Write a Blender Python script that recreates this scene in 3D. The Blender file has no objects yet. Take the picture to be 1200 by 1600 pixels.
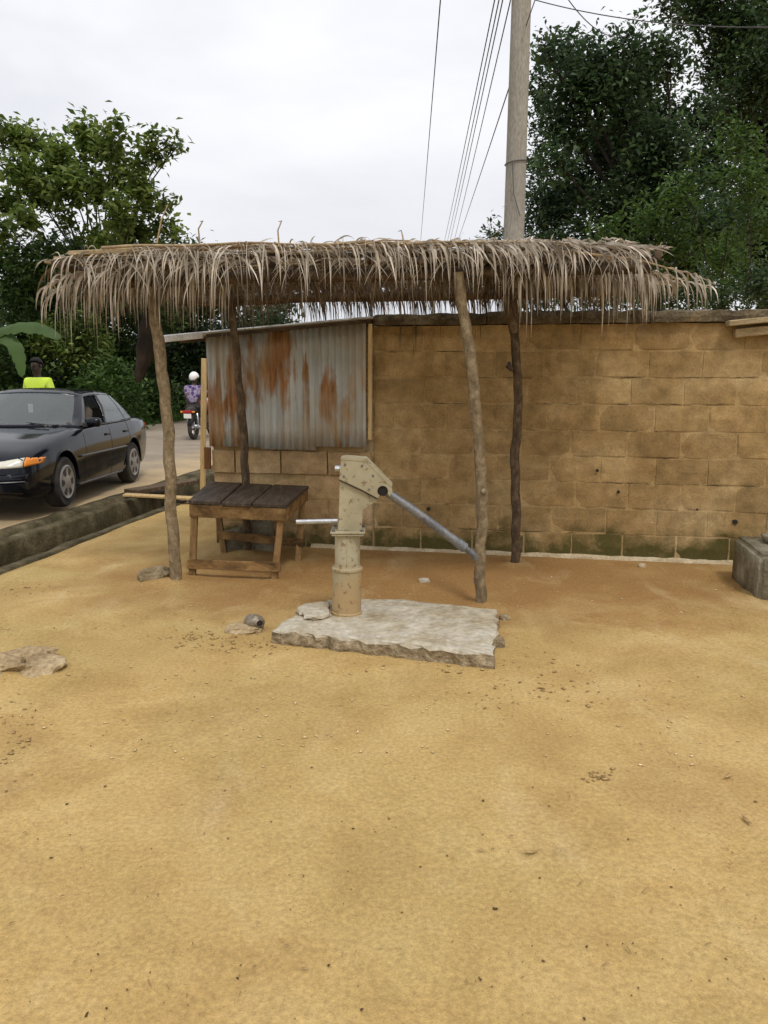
import bpy, bmesh, math, random
import numpy as np
from mathutils import Vector, Matrix, noise as mnoise
random.seed(7); rng = np.random.default_rng(7)
SC = bpy.context.scene; COL = SC.collection

# ------------------------------------------------------------------ camera, sky, sun, exposure
FPX, HOR, CAMH = 1250.0, 585.0, 1.6
PITCH = math.atan((800-HOR)/FPX)
cd = bpy.data.cameras.new('camera'); cam = bpy.data.objects.new('camera', cd); COL.objects.link(cam)
cam.location = (0, 0, CAMH); cam.rotation_euler = (math.pi/2-PITCH, 0, 0)
cd.sensor_fit = 'VERTICAL'; cd.sensor_height = 24.0; cd.lens = 24.0*FPX/1600; cd.clip_end = 3000; cd.clip_start = .05
SC.camera = cam

SUN_EL, SUN_AZ = math.radians(58), math.radians(158)     # azimuth clockwise from +Y: behind the camera, to its right
w = bpy.data.worlds.new('World'); SC.world = w; w.use_nodes = True
wn, wl = w.node_tree.nodes, w.node_tree.links
bg = wn['Background']; bg.inputs['Strength'].default_value = .1
sky = wn.new('ShaderNodeTexSky'); sky.sky_type = 'NISHITA'; sky.sun_disc = False
sky.sun_elevation = SUN_EL; sky.sun_rotation = SUN_AZ
tc = wn.new('ShaderNodeTexCoord'); mp = wn.new('ShaderNodeMapping'); mp.inputs['Scale'].default_value = (1, 1, 2.6)
nz = wn.new('ShaderNodeTexNoise'); nz.inputs['Scale'].default_value = 2.3; nz.inputs['Detail'].default_value = 7
nz.inputs['Roughness'].default_value = .52; nz.inputs['Distortion'].default_value = .25
cr = wn.new('ShaderNodeValToRGB')
cr.color_ramp.elements[0].position = .36; cr.color_ramp.elements[0].color = (8.2, 8.3, 8.8, 1)
cr.color_ramp.elements[1].position = .66; cr.color_ramp.elements[1].color = (10.2, 10.2, 10.4, 1)
mx = wn.new('ShaderNodeMix'); mx.data_type = 'RGBA'; mx.inputs[0].default_value = .93
wl.new(tc.outputs['Generated'], mp.inputs['Vector']); wl.new(mp.outputs[0], nz.inputs['Vector'])
wl.new(nz.outputs['Fac'], cr.inputs['Fac']); wl.new(sky.outputs['Color'], mx.inputs[6])
sx_ = wn.new('ShaderNodeSeparateXYZ'); wl.new(tc.outputs['Generated'], sx_.inputs[0])
ma_ = wn.new('ShaderNodeMath'); ma_.operation = 'MULTIPLY_ADD'; ma_.use_clamp = False; wl.new(sx_.outputs[2], ma_.inputs[0]); ma_.inputs[1].default_value = .5; ma_.inputs[2].default_value = .90
vm_ = wn.new('ShaderNodeVectorMath'); vm_.operation = 'SCALE'; wl.new(cr.outputs['Color'], vm_.inputs[0]); wl.new(ma_.outputs[0], vm_.inputs['Scale'])
wl.new(vm_.outputs[0], mx.inputs[7]); wl.new(mx.outputs[2], bg.inputs['Color'])
sd = bpy.data.lights.new('sun', 'SUN'); sd.energy = 1.5; sd.angle = math.radians(11); sd.color = (1, .95, .87)
sun = bpy.data.objects.new('sun', sd); COL.objects.link(sun)
sdir = Vector((math.sin(SUN_AZ)*math.cos(SUN_EL), math.cos(SUN_AZ)*math.cos(SUN_EL), math.sin(SUN_EL)))
sun.rotation_euler = sdir.to_track_quat('Z', 'Y').to_euler()
SC.view_settings.view_transform = 'Standard'; SC.view_settings.look = 'None'
SC.view_settings.exposure = 0.0; SC.view_settings.gamma = 1.0

# ------------------------------------------------------------------ helpers
cp, sp = math.cos(PITCH), math.sin(PITCH)
def ray(u, v):
    a, b = (u-600)/FPX, (800-v)/FPX
    return Vector((a, cp+b*sp, -sp+b*cp))
def P(u, v, z=0.0):                      # where the line of sight meets the level z
    d = ray(u, v); t = (z-CAMH)/d.z; return Vector((d.x*t, d.y*t, z))
def D(u, v, y):                          # where it meets the depth y
    d = ray(u, v); t = y/d.y; return Vector((d.x*t, y, CAMH+d.z*t))

def nz3(x, y, z=0.0, s=1.0): return mnoise.noise(Vector((x*s, y*s, z*s)))
def R(a, b): return random.uniform(a, b)

class MB:
    def __init__(s): s.v = []; s.f = []
    def add(s, v, f):
        o = len(s.v); s.v += [tuple(p) for p in v]; s.f += [tuple(i+o for i in q) for q in f]; return s
    def box(s, c, size, rot=None, bev=0.0):
        bm = bmesh.new(); bmesh.ops.create_cube(bm, size=1)
        for q in bm.verts: q.co = Vector((q.co.x*size[0], q.co.y*size[1], q.co.z*size[2]))
        if bev: bmesh.ops.bevel(bm, geom=bm.edges[:], offset=bev, segments=1, affect='EDGES')
        M = rot.to_matrix().to_4x4() if hasattr(rot, 'to_matrix') else (rot.to_4x4() if rot is not None else Matrix())
        bm.verts.index_update(); c = Vector(c)
        s.add([c+M @ q.co for q in bm.verts], [[q.index for q in f.verts] for f in bm.faces]); bm.free(); return s
    def bar(s, a, b, wd, th, up=(0, 0, 1), bev=0.0):     # square bar from a to b
        a, b = Vector(a), Vector(b); d = (b-a); L = d.length; d.normalize()
        upv = Vector(up); x = d.cross(upv)
        if x.length < 1e-4: x = d.cross(Vector((0, 1, 0)))
        x.normalize(); z = x.cross(d)
        M = Matrix((x, d, z)).transposed()
        return s.box((a+b)/2, (wd, L, th), M, bev)
    def tube(s, pts, rad, n=8, cap=True, jit=0.0):
        pts = [Vector(p) for p in pts]; m = len(pts)
        if not hasattr(rad, '__len__'): rad = [rad]*m
        o = len(s.v); t0 = None; xx = None
        for i, p in enumerate(pts):
            t = (pts[min(i+1, m-1)]-pts[max(i-1, 0)]).normalized()
            if xx is None:
                xx = t.cross(Vector((0, 0, 1)))
                if xx.length < .05: xx = t.cross(Vector((1, 0, 0)))
            xx = (xx - t*xx.dot(t)).normalized(); yy = t.cross(xx)
            for k in range(n):
                a = 2*math.pi*k/n; r = rad[i]*(1+(R(-jit, jit) if jit else 0))
                s.v.append(tuple(p+xx*math.cos(a)*r+yy*math.sin(a)*r))
        for i in range(m-1):
            for k in range(n):
                k2 = (k+1) % n
                s.f.append((o+i*n+k, o+i*n+k2, o+(i+1)*n+k2, o+(i+1)*n+k))
        if cap:
            s.f.append(tuple(o+k for k in range(n))[::-1]); s.f.append(tuple(o+(m-1)*n+k for k in range(n)))
        return s
    def lathe(s, prof, n=24, M=None):                    # prof: (radius, z)
        o = len(s.v)
        for r, z in prof:
            for k in range(n):
                a = 2*math.pi*k/n; q = Vector((r*math.cos(a), r*math.sin(a), z))
                s.v.append(tuple(M @ q if M is not None else q))
        for i in range(len(prof)-1):
            for k in range(n):
                k2 = (k+1) % n; s.f.append((o+i*n+k, o+i*n+k2, o+(i+1)*n+k2, o+(i+1)*n+k))
        s.f.append(tuple(o+k for k in range(n))[::-1]); m = (len(prof)-1)*n
        s.f.append(tuple(o+m+k for k in range(n))); return s
    def prism(s, poly, ax0, ax1, ax2, org, th):          # polygon in (ax0, ax1) pushed along ax2 by th, centred
        org, ax0, ax1, ax2 = Vector(org), Vector(ax0), Vector(ax1), Vector(ax2); n = len(poly)
        a = [org+ax0*p[0]+ax1*p[1]-ax2*th/2 for p in poly]; b = [q+ax2*th for q in a]
        return s.add(a+b, [tuple(range(n))[::-1], tuple(range(n, 2*n))]+[(i, (i+1) % n, n+(i+1) % n, n+i) for i in range(n)])
    def mesh(s, name, mat=None, smooth=False):
        me = bpy.data.meshes.new(name); me.from_pydata(s.v, [], s.f); me.update()
        if mat: me.materials.append(mat)
        bm = bmesh.new(); bm.from_mesh(me); bmesh.ops.recalc_face_normals(bm, faces=bm.faces); bm.to_mesh(me); bm.free()
        if smooth:
            me.polygons.foreach_set('use_smooth', [True]*len(me.polygons))
            if smooth is not True: me.set_sharp_from_angle(angle=math.radians(smooth))
        return me
    def build(s, name, mat, parent=None, smooth=False):
        return link(name, s.mesh(name, mat, smooth), parent)

def link(name, me, parent=None, loc=None, rot=None):
    o = bpy.data.objects.new(name, me); COL.objects.link(o)
    if parent: o.parent = parent
    if loc is not None: o.location = loc
    if rot is not None: o.rotation_euler = rot
    return o
def tag(o, label=None, cat=None, group=None, kind=None):
    if label: o['label'] = label
    if cat: o['category'] = cat
    if group: o['group'] = group
    if kind: o['kind'] = kind
    return o
def thing(name, label, cat, loc=(0, 0, 0), rz=0, group=None):
    return tag(link(name, None, None, loc, (0, 0, rz)), label, cat, group)
def np_mesh(name, v, f, mat, smooth=False):              # f: (n,3|4) array
    me = bpy.data.meshes.new(name); k = f.shape[1]
    me.vertices.add(len(v)); me.vertices.foreach_set('co', v.astype(np.float32).ravel())
    me.loops.add(f.size); me.loops.foreach_set('vertex_index', f.astype(np.int32).ravel())
    me.polygons.add(len(f)); me.polygons.foreach_set('loop_start', np.arange(0, f.size, k, dtype=np.int32))
    me.polygons.foreach_set('loop_total', np.full(len(f), k, dtype=np.int32))
    if smooth: me.polygons.foreach_set('use_smooth', np.ones(len(f), bool))
    me.update(calc_edges=True); me.validate(); me.materials.append(mat); return me

# ------------------------------------------------------------------ materials
class NT:
    def __init__(s, name, rough=.8, spec=.3, metal=0.0):
        s.m = bpy.data.materials.new(name); s.m.use_nodes = True; s.t = s.m.node_tree
        s.b = s.t.nodes['Principled BSDF']; s.out = s.t.nodes['Material Output']
        s.b.inputs['Roughness'].default_value = rough; s.b.inputs['Metallic'].default_value = metal
        s.b.inputs['Specular IOR Level'].default_value = spec
    def n(s, t, **k):
        nd = s.t.nodes.new('ShaderNode'+t)
        for a, b in k.items():
            key = a.replace('_', ' ')
            if key in nd.inputs:
                if hasattr(b, 'is_linked'): s.t.links.new(b, nd.inputs[key])
                else: nd.inputs[key].default_value = b
            else: setattr(nd, a, b)
        return nd
    def l(s, a, b): s.t.links.new(a, b)
    def pos(s, sc=(1, 1, 1), src='Position'):
        o = s.n('NewGeometry').outputs['Position'] if src == 'Position' else s.n('TexCoord').outputs[src]
        mp = s.n('Mapping', Scale=sc); s.l(o, mp.inputs['Vector']); return mp.outputs[0]
    def noise(s, vec, scale, detail=6, rough=.55, dist=0.0):
        return s.n('TexNoise', Vector=vec, Scale=scale, Detail=detail, Roughness=rough, Distortion=dist).outputs['Fac']
    def noise_vec(s, vec):
        n = s.n('TexNoise', Vector=vec, Scale=6, Detail=3); m = s.n('VectorMath'); m.operation = 'MULTIPLY_ADD'; s.l(n.outputs['Color'], m.inputs[0]); m.inputs[1].default_value = (.12, .12, .0); s.l(vec, m.inputs[2]); return m.outputs[0]
    def ramp(s, fac, stops):
        r = s.n('ValToRGB'); e = r.color_ramp.elements
        while len(e) < len(stops): e.new(.5)
        for i, (p, c) in enumerate(stops):
            e[i].position = p; e[i].color = (*c, 1) if hasattr(c, '__len__') else (c, c, c, 1)
        s.l(fac, r.inputs['Fac']); return r.outputs['Color']
    def mix(s, fac, a, b, mode='MIX'):
        m = s.n('Mix'); m.data_type = 'RGBA'; m.blend_type = mode
        for x, i in ((fac, 0), (a, 6), (b, 7)):
            if hasattr(x, 'is_linked'): s.l(x, m.inputs[i])
            elif i == 0: m.inputs[0].default_value = x
            else: m.inputs[i].default_value = (*x, 1)
        return m.outputs[2]
    def math(s, op, a, b=0.0, c=False):
        m = s.n('Math'); m.operation = op; m.use_clamp = c
        for x, i in ((a, 0), (b, 1)):
            if hasattr(x, 'is_linked'): s.l(x, m.inputs[i])
            else: m.inputs[i].default_value = x
        return m.outputs[0]
    def vary(s, col, amt, src='object'):
        r = s.n('ObjectInfo').outputs['Random'] if src == 'object' else s.n('NewGeometry').outputs['Random Per Island']
        m = s.n('MapRange'); s.l(r, m.inputs[0]); m.inputs[3].default_value = 1-amt; m.inputs[4].default_value = 1+amt
        h = s.n('HueSaturation'); s.l(col, h.inputs['Color']); s.l(m.outputs[0], h.inputs['Value']); return h.outputs['Color']
    def xyz(s): return s.n('SeparateXYZ', Vector=s.n('NewGeometry').outputs['Position']).outputs
    def color(s, c): s.l(c, s.b.inputs['Base Color']); return s
    def bump(s, h, st=.3, d=.01):
        b = s.n('Bump', Strength=st, Distance=d); s.l(h, b.inputs['Height'])
        if s.b.inputs['Normal'].is_linked: s.l(s.b.inputs['Normal'].links[0].from_socket, b.inputs['Normal'])
        s.l(b.outputs[0], s.b.inputs['Normal']); return s

def earthy(name, stops, scale=3, sc=(1, 1, 1), rough=.9, spec=.2, bump=.4, bscale=60, bd=.008, vary=0.0, src='Position', vsrc='object', metal=0.0, dist=0.0):
    t = NT(name, rough, spec, metal); v = t.pos(sc, src)
    c = t.ramp(t.noise(v, scale, 8, .6, dist), stops)
    fine = t.noise(v, bscale, 4)
    c = t.mix(.35, c, t.ramp(fine, [(.3, .25), (.7, .95)]), 'OVERLAY')
    if vary: c = t.vary(c, vary, vsrc)
    t.color(c)
    if bump: t.bump(fine, bump, bd)
    return t.m
def plain(name, col, rough=.5, metal=0.0, spec=.4, dirt=.25, dcol=(.2, .15, .09), dscale=6):
    t = NT(name, rough, spec, metal); v = t.pos((1, 1, 1), 'Object')
    f = t.ramp(t.noise(v, dscale, 6), [(.42, 0), (.75, 1)])
    t.color(t.mix(t.math('MULTIPLY', f, dirt), col, dcol)); return t.m

MT = {}
# --- earth
def mk_ground():
    t = NT('sandy_soil', .95, .1); v = t.pos(); X = t.xyz()
    big = t.noise(v, .55, 5, .55, .6); mid = t.noise(v, 2.3, 8, .6, .4); fine = t.noise(v, 55, 6, .7); grit = t.noise(v, 240, 3, .6)
    c = t.ramp(mid, [(.22, (.325, .205, .075)), (.48, (.42, .283, .110)), (.74, (.49, .352, .152))])
    c = t.mix(t.math('MULTIPLY', t.ramp(big, [(.44, 0), (.66, 1)]), .5), c, (.335, .258, .100))
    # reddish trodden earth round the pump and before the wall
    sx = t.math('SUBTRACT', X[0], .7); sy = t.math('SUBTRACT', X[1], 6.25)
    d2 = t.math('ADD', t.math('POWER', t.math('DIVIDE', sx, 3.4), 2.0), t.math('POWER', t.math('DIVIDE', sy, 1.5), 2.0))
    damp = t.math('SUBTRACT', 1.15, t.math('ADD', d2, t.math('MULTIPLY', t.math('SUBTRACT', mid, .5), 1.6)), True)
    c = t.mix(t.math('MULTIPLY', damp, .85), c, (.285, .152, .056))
    rp = t.ramp(t.noise(v, 1.1, 7, .6, .8), [(.55, 0), (.72, 1)])
    c = t.mix(t.math('MULTIPLY', rp, .55), c, (.30, .182, .074))
    pal = t.ramp(t.noise(t.pos((1.6, .7, 1)), 1.7, 7, .6, .5), [(.56, 0), (.74, 1)])
    c = t.mix(t.math('MULTIPLY', pal, .5), c, (.53, .41, .213))
    c = t.mix(.5, c, t.ramp(fine, [(.28, .22), (.5, .5), (.74, .8)]), 'OVERLAY')
    spk = t.ramp(t.noise(v, 95, 3, .5), [(.68, 0), (.73, 1)])
    c = t.mix(t.math('MULTIPLY', spk, .45), c, (.20, .12, .05))
    c = t.mix(.35, c, t.ramp(grit, [(.3, .3), (.7, .75)]), 'OVERLAY')
    fl = t.n('Mapping', Scale=(38, 120, 1)); fl.inputs['Rotation'].default_value = (0, 0, .25); t.l(t.noise_vec(v), fl.inputs['Vector'])
    fk = t.ramp(t.noise(fl.outputs[0], 1.0, 3, .5), [(.665, 0), (.70, 1)]); patch = t.ramp(t.noise(v, 3.1, 5, .6), [(.42, 0), (.62, 1)])
    c = t.mix(t.math('MULTIPLY', t.math('MULTIPLY', fk, patch), .55), c, (.17, .105, .045))
    t.color(c); t.bump(fk, -.3, .004); t.bump(fine, .3, .007); t.bump(grit, .4, .004); t.bump(t.noise(v, 11, 7, .7, .6), .25, .02); return t.m
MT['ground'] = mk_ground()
def mk_road():
    t = NT('dusty_asphalt', .9, .25); v = t.pos(); X = t.xyz()
    n = t.noise(v, 1.2, 7, .6, .3); f = t.noise(v, 120, 3)
    c = t.ramp(n, [(.3, (.21, .17, .125)), (.7, (.30, .25, .19))])
    # soil washed over the edge by the drain
    s = t.math('SUBTRACT', X[0], t.math('ADD', t.math('MULTIPLY', X[1], ROAD_K), ROAD_C))
    e = t.math('ADD', t.math('DIVIDE', t.math('ADD', s, 2.6), 1.5), t.math('MULTIPLY', t.math('SUBTRACT', n, .5), 1.8), True)
    c = t.mix(t.math('MULTIPLY', e, .85), c, (.44, .32, .17))
    c = t.mix(.4, c, t.ramp(f, [(.3, .25), (.7, .8)]), 'OVERLAY'); t.color(c); t.bump(f, .5, .006); return t.m
p0, p1 = P(0, 890), P(300, 776)
ROAD_K = (p1.x-p0.x)/(p1.y-p0.y); ROAD_C = p0.x-ROAD_K*p0.y
def edge_x(y): return ROAD_C+ROAD_K*y
def road_z(y): return .03-.006*(y-9.6)
MT['road'] = mk_road()
MT['drain'] = earthy('mossy_concrete', [(.3, (.032, .029, .013)), (.5, (.075, .06, .03)), (.72, (.16, .13, .075))], 3.5, rough=.95, bump=.7, bscale=30, bd=.02)
def mk_wall(name, stops, moss):
    t = NT(name, .93, .12); v = t.pos(); X = t.xyz()
    n = t.noise(v, 1.6, 8, .62, .4); f = t.noise(v, 70, 5, .65); m = t.noise(v, 9, 6, .6)
    c = t.ramp(n, stops)
    c = t.mix(.6, c, t.ramp(m, [(.25, .25), (.75, .75)]), 'OVERLAY'); c = t.vary(c, .11)
    if moss:
        e = t.math('ADD', t.math('MULTIPLY', X[2], 3.6), t.math('MULTIPLY', t.math('SUBTRACT', t.noise(v, 3.4, 7, .65), .5), 3.4))
        g = t.ramp(e, [(.3, 1), (1.0, 0)])
        c = t.mix(t.math('MULTIPLY', g, .86), c, (.055, .056, .014))
        st = t.ramp(t.noise(t.pos((2.2, 2.2, .35)), 2.2, 7, .6, .3), [(.56, 0), (.74, 1)])
        c = t.mix(t.math('MULTIPLY', st, .45), c, (.16, .10, .035))
    c = t.mix(.4, c, t.ramp(f, [(.3, .28), (.7, .75)]), 'OVERLAY')
    t.color(c); t.bump(f, .55, .006); t.bump(m, .55, .012); return t.m
WS = [(.26, (.21, .130, .050)), (.5, (.325, .218, .096)), (.76, (.445, .322, .160))]
MT['block'] = mk_wall('sandcrete_block', WS, True)
MT['mortar'] = mk_wall('sandcrete_mortar', [(.26, (.25, .16, .064)), (.5, (.38, .265, .122)), (.76, (.50, .375, .20))], False)
MT['kblock'] = mk_wall('kiosk_block', [(.3, (.31, .20, .095)), (.5, (.43, .295, .15)), (.7, (.54, .39, .22))], True)
MT['coping'] = earthy('dark_coping', [(.35, (.05, .037, .02)), (.55, (.11, .085, .05)), (.78, (.24, .18, .10))], 5, rough=.95, bump=.7, bscale=40, bd=.015)
MT['footing'] = earthy('pale_mortar', [(.3, (.34, .26, .15)), (.7, (.52, .43, .29))], 6, bump=.6, bscale=50)
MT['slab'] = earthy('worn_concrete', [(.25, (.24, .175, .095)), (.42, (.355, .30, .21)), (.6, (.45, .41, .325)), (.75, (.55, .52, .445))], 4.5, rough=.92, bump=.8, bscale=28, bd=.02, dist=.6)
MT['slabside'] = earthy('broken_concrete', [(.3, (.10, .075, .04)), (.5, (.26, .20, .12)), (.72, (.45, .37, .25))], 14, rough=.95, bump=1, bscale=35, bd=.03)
MT['stone'] = earthy('rough_stone', [(.3, (.13, .095, .05)), (.5, (.24, .185, .105)), (.72, (.38, .31, .2))], 7, rough=.95, bump=.9, bscale=40, bd=.02, vary=.12)
MT['mound'] = earthy('clay_mound', [(.3, (.22, .155, .08)), (.5, (.34, .25, .14)), (.72, (.46, .36, .22))], 5, rough=.95, bump=.9, bscale=40, bd=.02)
MT['cblock'] = earthy('weathered_cement', [(.3, (.10, .088, .055)), (.5, (.20, .175, .12)), (.72, (.33, .30, .22))], 5, rough=.92, bump=.7, bscale=45, bd=.01, vary=.1)
MT['pebble'] = earthy('dark_pebble', [(.3, (.05, .03, .015)), (.7, (.16, .10, .05))], 40, bump=0, vsrc='island', vary=.5)
MT['clod'] = earthy('soil_clod', [(.3, (.24, .15, .06)), (.7, (.42, .29, .13))], 30, bump=.3, vsrc='island', vary=.2)
MT['bit'] = earthy('pale_crumb', [(.3, (.50, .36, .17)), (.7, (.68, .52, .30))], 40, bump=0, vsrc='island', vary=.25)
# --- wood
def mk_wood(name, a, b, c3, sc=(1, 1, 1), scale=14, vary=.15, src='Object', rough=.85, bump=.6):
    t = NT(name, rough, .2); v = t.pos(sc, src); n = t.noise(v, scale, 8, .6, .5); f = t.noise(v, scale*6, 4, .6)
    c = t.ramp(n, [(.28, a), (.5, b), (.72, c3)]); c = t.mix(.4, c, t.ramp(f, [(.3, .25), (.7, .8)]), 'OVERLAY')
    if vary: c = t.vary(c, vary)
    t.color(c); t.bump(n, bump, .006); t.bump(f, .3, .003); return t.m
MT['pole'] = mk_wood('grey_bark', (.095, .07, .038), (.185, .138, .08), (.31, .245, .15), (3, 3, 2.2), 9, src='Position')
MT['poled'] = mk_wood('dark_bark', (.05, .033, .02), (.105, .072, .042), (.20, .145, .09), (3, 3, 1.6), 8, src='Position')
MT['beam'] = mk_wood('dark_timber', (.035, .024, .016), (.075, .052, .034), (.16, .11, .07), (.6, 3, 3), 6, src='Position')  # very dark brown timber for beams, rafters and battens
MT['top'] = mk_wood('sooty_plank', (.028, .02, .014), (.05, .036, .026), (.11, .08, .055), (8, 1, 4), 4, vary=.2, rough=.55)
MT['bench'] = mk_wood('bench_timber', (.05, .03, .013), (.19, .11, .042), (.32, .20, .08), (1.3, 3, 3), 4, vary=.22)
MT['benchleg'] = mk_wood('leg_timber', (.075, .045, .018), (.22, .13, .053), (.34, .215, .095), (4, 4, 1.0), 4, vary=.25)
MT['batten'] = mk_wood('pale_batten', (.34, .22, .09), (.50, .35, .16), (.60, .45, .24), (5, 5, .5), 6)
MT['brown'] = mk_wood('brown_board', (.11, .045, .015), (.19, .085, .03), (.28, .14, .055), (5, 5, .6), 6)
MT['oldplank'] = mk_wood('weathered_plank', (.20, .14, .07), (.33, .25, .14), (.46, .37, .23), (1, 5, 5), 5)
def mk_frond(name, stops):
    t = NT(name, .8, .15); v = t.pos(); c = t.ramp(t.noise(v, 6, 5), stops); c = t.vary(c, .35, 'island'); t.color(c); return t.m
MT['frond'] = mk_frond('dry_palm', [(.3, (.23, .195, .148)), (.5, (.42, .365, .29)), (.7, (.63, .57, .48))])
MT['frond_shade'] = mk_frond('shaded_palm', [(.3, (.085, .06, .036)), (.5, (.155, .115, .072)), (.7, (.27, .21, .14))])  # darker copy of the dry palm, shade of the underside put into its colour
MT['rachis'] = earthy('palm_rib', [(.3, (.20, .14, .08)), (.7, (.40, .30, .18))], 8, bump=.3)
# --- metal and paint
def mk_zinc(name='rusty_zinc', th=0.0):
    t = NT(name, .62, .4); v = t.pos((1, 1, 1)); vs = t.pos((7, 7, .38)); vb = t.pos((1.9, 1.9, .75))
    base = t.ramp(t.noise(t.pos((9, 9, .6)), 1.6, 6, .6), [(.3, (.31, .325, .30)), (.55, (.45, .465, .44)), (.75, (.60, .61, .57))])
    big = t.noise(vb, 1.5, 5, .55, .3); st = t.noise(vs, 2.0, 8, .68, .15)
    k = t.math('ADD', t.math('MULTIPLY', big, 1.0), t.math('MULTIPLY', st, .55))
    tone = t.ramp(k, [(.745+th, 0), (.78+th, .5), (.83+th, 1)])
    rust = t.ramp(t.noise(t.pos((14, 14, 2)), 2.2, 7, .7), [(.3, (.115, .045, .012)), (.5, (.27, .12, .035)), (.72, (.40, .21, .075))])
    c = t.mix(tone, base, rust)
    tan = t.ramp(t.math('ADD', t.math('MULTIPLY', t.noise(v, 1.5, 6), .7), t.math('MULTIPLY', st, .5)), [(.55, 0), (.70, .7)])
    c = t.mix(tan, c, (.40, .31, .19)); c = t.vary(c, .08); t.color(c)
    t.l(t.math('SUBTRACT', .3, t.math('MULTIPLY', tone, .3)), t.b.inputs['Metallic']); t.bump(st, .2, .004); return t.m
MT['zinc'] = mk_zinc(); MT['zinc_pale'] = mk_zinc('pale_zinc', .10)
MT['roofsheet'] = earthy('pale_roof_sheet', [(.3, (.42, .42, .40)), (.7, (.70, .70, .68))], 5, (1, 1, 1), .6, .4, 0)
def mk_pump():
    t = NT('pump_paint', .6, .35); v = t.pos(); X = t.xyz()
    c = t.ramp(t.noise(v, 6, 6), [(.3, (.30, .262, .16)), (.7, (.41, .368, .245))])
    e = t.math('ADD', t.math('MULTIPLY', X[2], 2.2), t.math('MULTIPLY', t.math('SUBTRACT', t.noise(v, 9, 6), .5), 1.1))
    c = t.mix(t.math('MULTIPLY', t.ramp(e, [(.55, 1), (1.0, 0)]), .7), c, (.40, .25, .10))
    r = t.ramp(t.noise(v, 26, 6, .65), [(.56, 0), (.63, 1)])
    c = t.mix(t.math('MULTIPLY', r, .75), c, (.17, .10, .045)); t.color(c); t.bump(t.noise(v, 60, 3), .15, .002); return t.m
MT['pump'] = mk_pump()
MT['steel'] = earthy('worn_steel', [(.3, (.10, .102, .108)), (.6, (.20, .205, .212)), (.8, (.16, .11, .07))], 9, rough=.45, spec=.5, bump=.15, metal=.6)
MT['galv'] = earthy('galvanised_pipe', [(.3, (.35, .36, .38)), (.7, (.60, .61, .63))], 9, rough=.35, bump=.1, metal=.8)
MT['hole'] = plain('dark_opening', (.015, .012, .01), .9)
MT['can'] = earthy('dull_tin', [(.3, (.15, .11, .07)), (.6, (.30, .26, .20)), (.8, (.46, .44, .40))], 22, rough=.5, metal=.5, bump=.3)
MT['concpole'] = earthy('pole_concrete', [(.3, (.235, .215, .18)), (.7, (.34, .315, .27))], 2.5, (1, 1, .3), .9, bump=.4, bscale=50)
MT['wire'] = plain('wire', (.06, .06, .065), .6)
# --- foliage
def mk_leaf(name, a, b, c3, tr=.3, amt=.35):
    t = NT(name, .55, .35); r = t.n('NewGeometry').outputs['Random Per Island']
    col = t.ramp(r, [(0, a), (.6, b), (1, c3)])
    big = t.noise(t.pos(), .9, 4); h = t.n('HueSaturation'); t.l(col, h.inputs['Color'])
    mr = t.n('MapRange'); t.l(big, mr.inputs[0]); mr.inputs[1].default_value = .3; mr.inputs[2].default_value = .7
    mr.inputs[3].default_value = 1-amt; mr.inputs[4].default_value = 1+amt; t.l(mr.outputs[0], h.inputs['Value'])
    t.color(h.outputs['Color']); tl = t.n('BsdfTranslucent'); t.l(h.outputs['Color'], tl.inputs['Color'])
    ms = t.n('MixShader'); ms.inputs[0].default_value = tr; t.l(t.b.outputs[0], ms.inputs[1]); t.l(tl.outputs[0], ms.inputs[2])
    t.l(ms.outputs[0], t.out.inputs['Surface']); return t.m
MT['leaf_dark'] = mk_leaf('dark_leaf', (.017, .036, .013), (.036, .066, .024), (.07, .11, .034), .35, .5)
MT['leaf_deep'] = mk_leaf('blue_green_leaf', (.024, .048, .021), (.05, .09, .036), (.095, .148, .058), .42, .55)
MT['leaf_mid'] = mk_leaf('mid_leaf', (.06, .105, .018), (.135, .19, .04), (.26, .31, .08), .45, .5)
MT['leaf_light'] = mk_leaf('light_leaf', (.035, .075, .014), (.065, .12, .024), (.11, .18, .04), .4)
MT['leaf_bright'] = mk_leaf('bright_leaf', (.045, .10, .015), (.075, .15, .025), (.12, .21, .04), .4)
MT['leaf_bush'] = mk_leaf('bush_leaf', (.028, .058, .014), (.062, .112, .027), (.13, .185, .048), .4, .55)
MT['bark'] = earthy('tree_bark', [(.3, (.02, .017, .014)), (.7, (.055, .046, .037))], 6, bump=.5)

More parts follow.
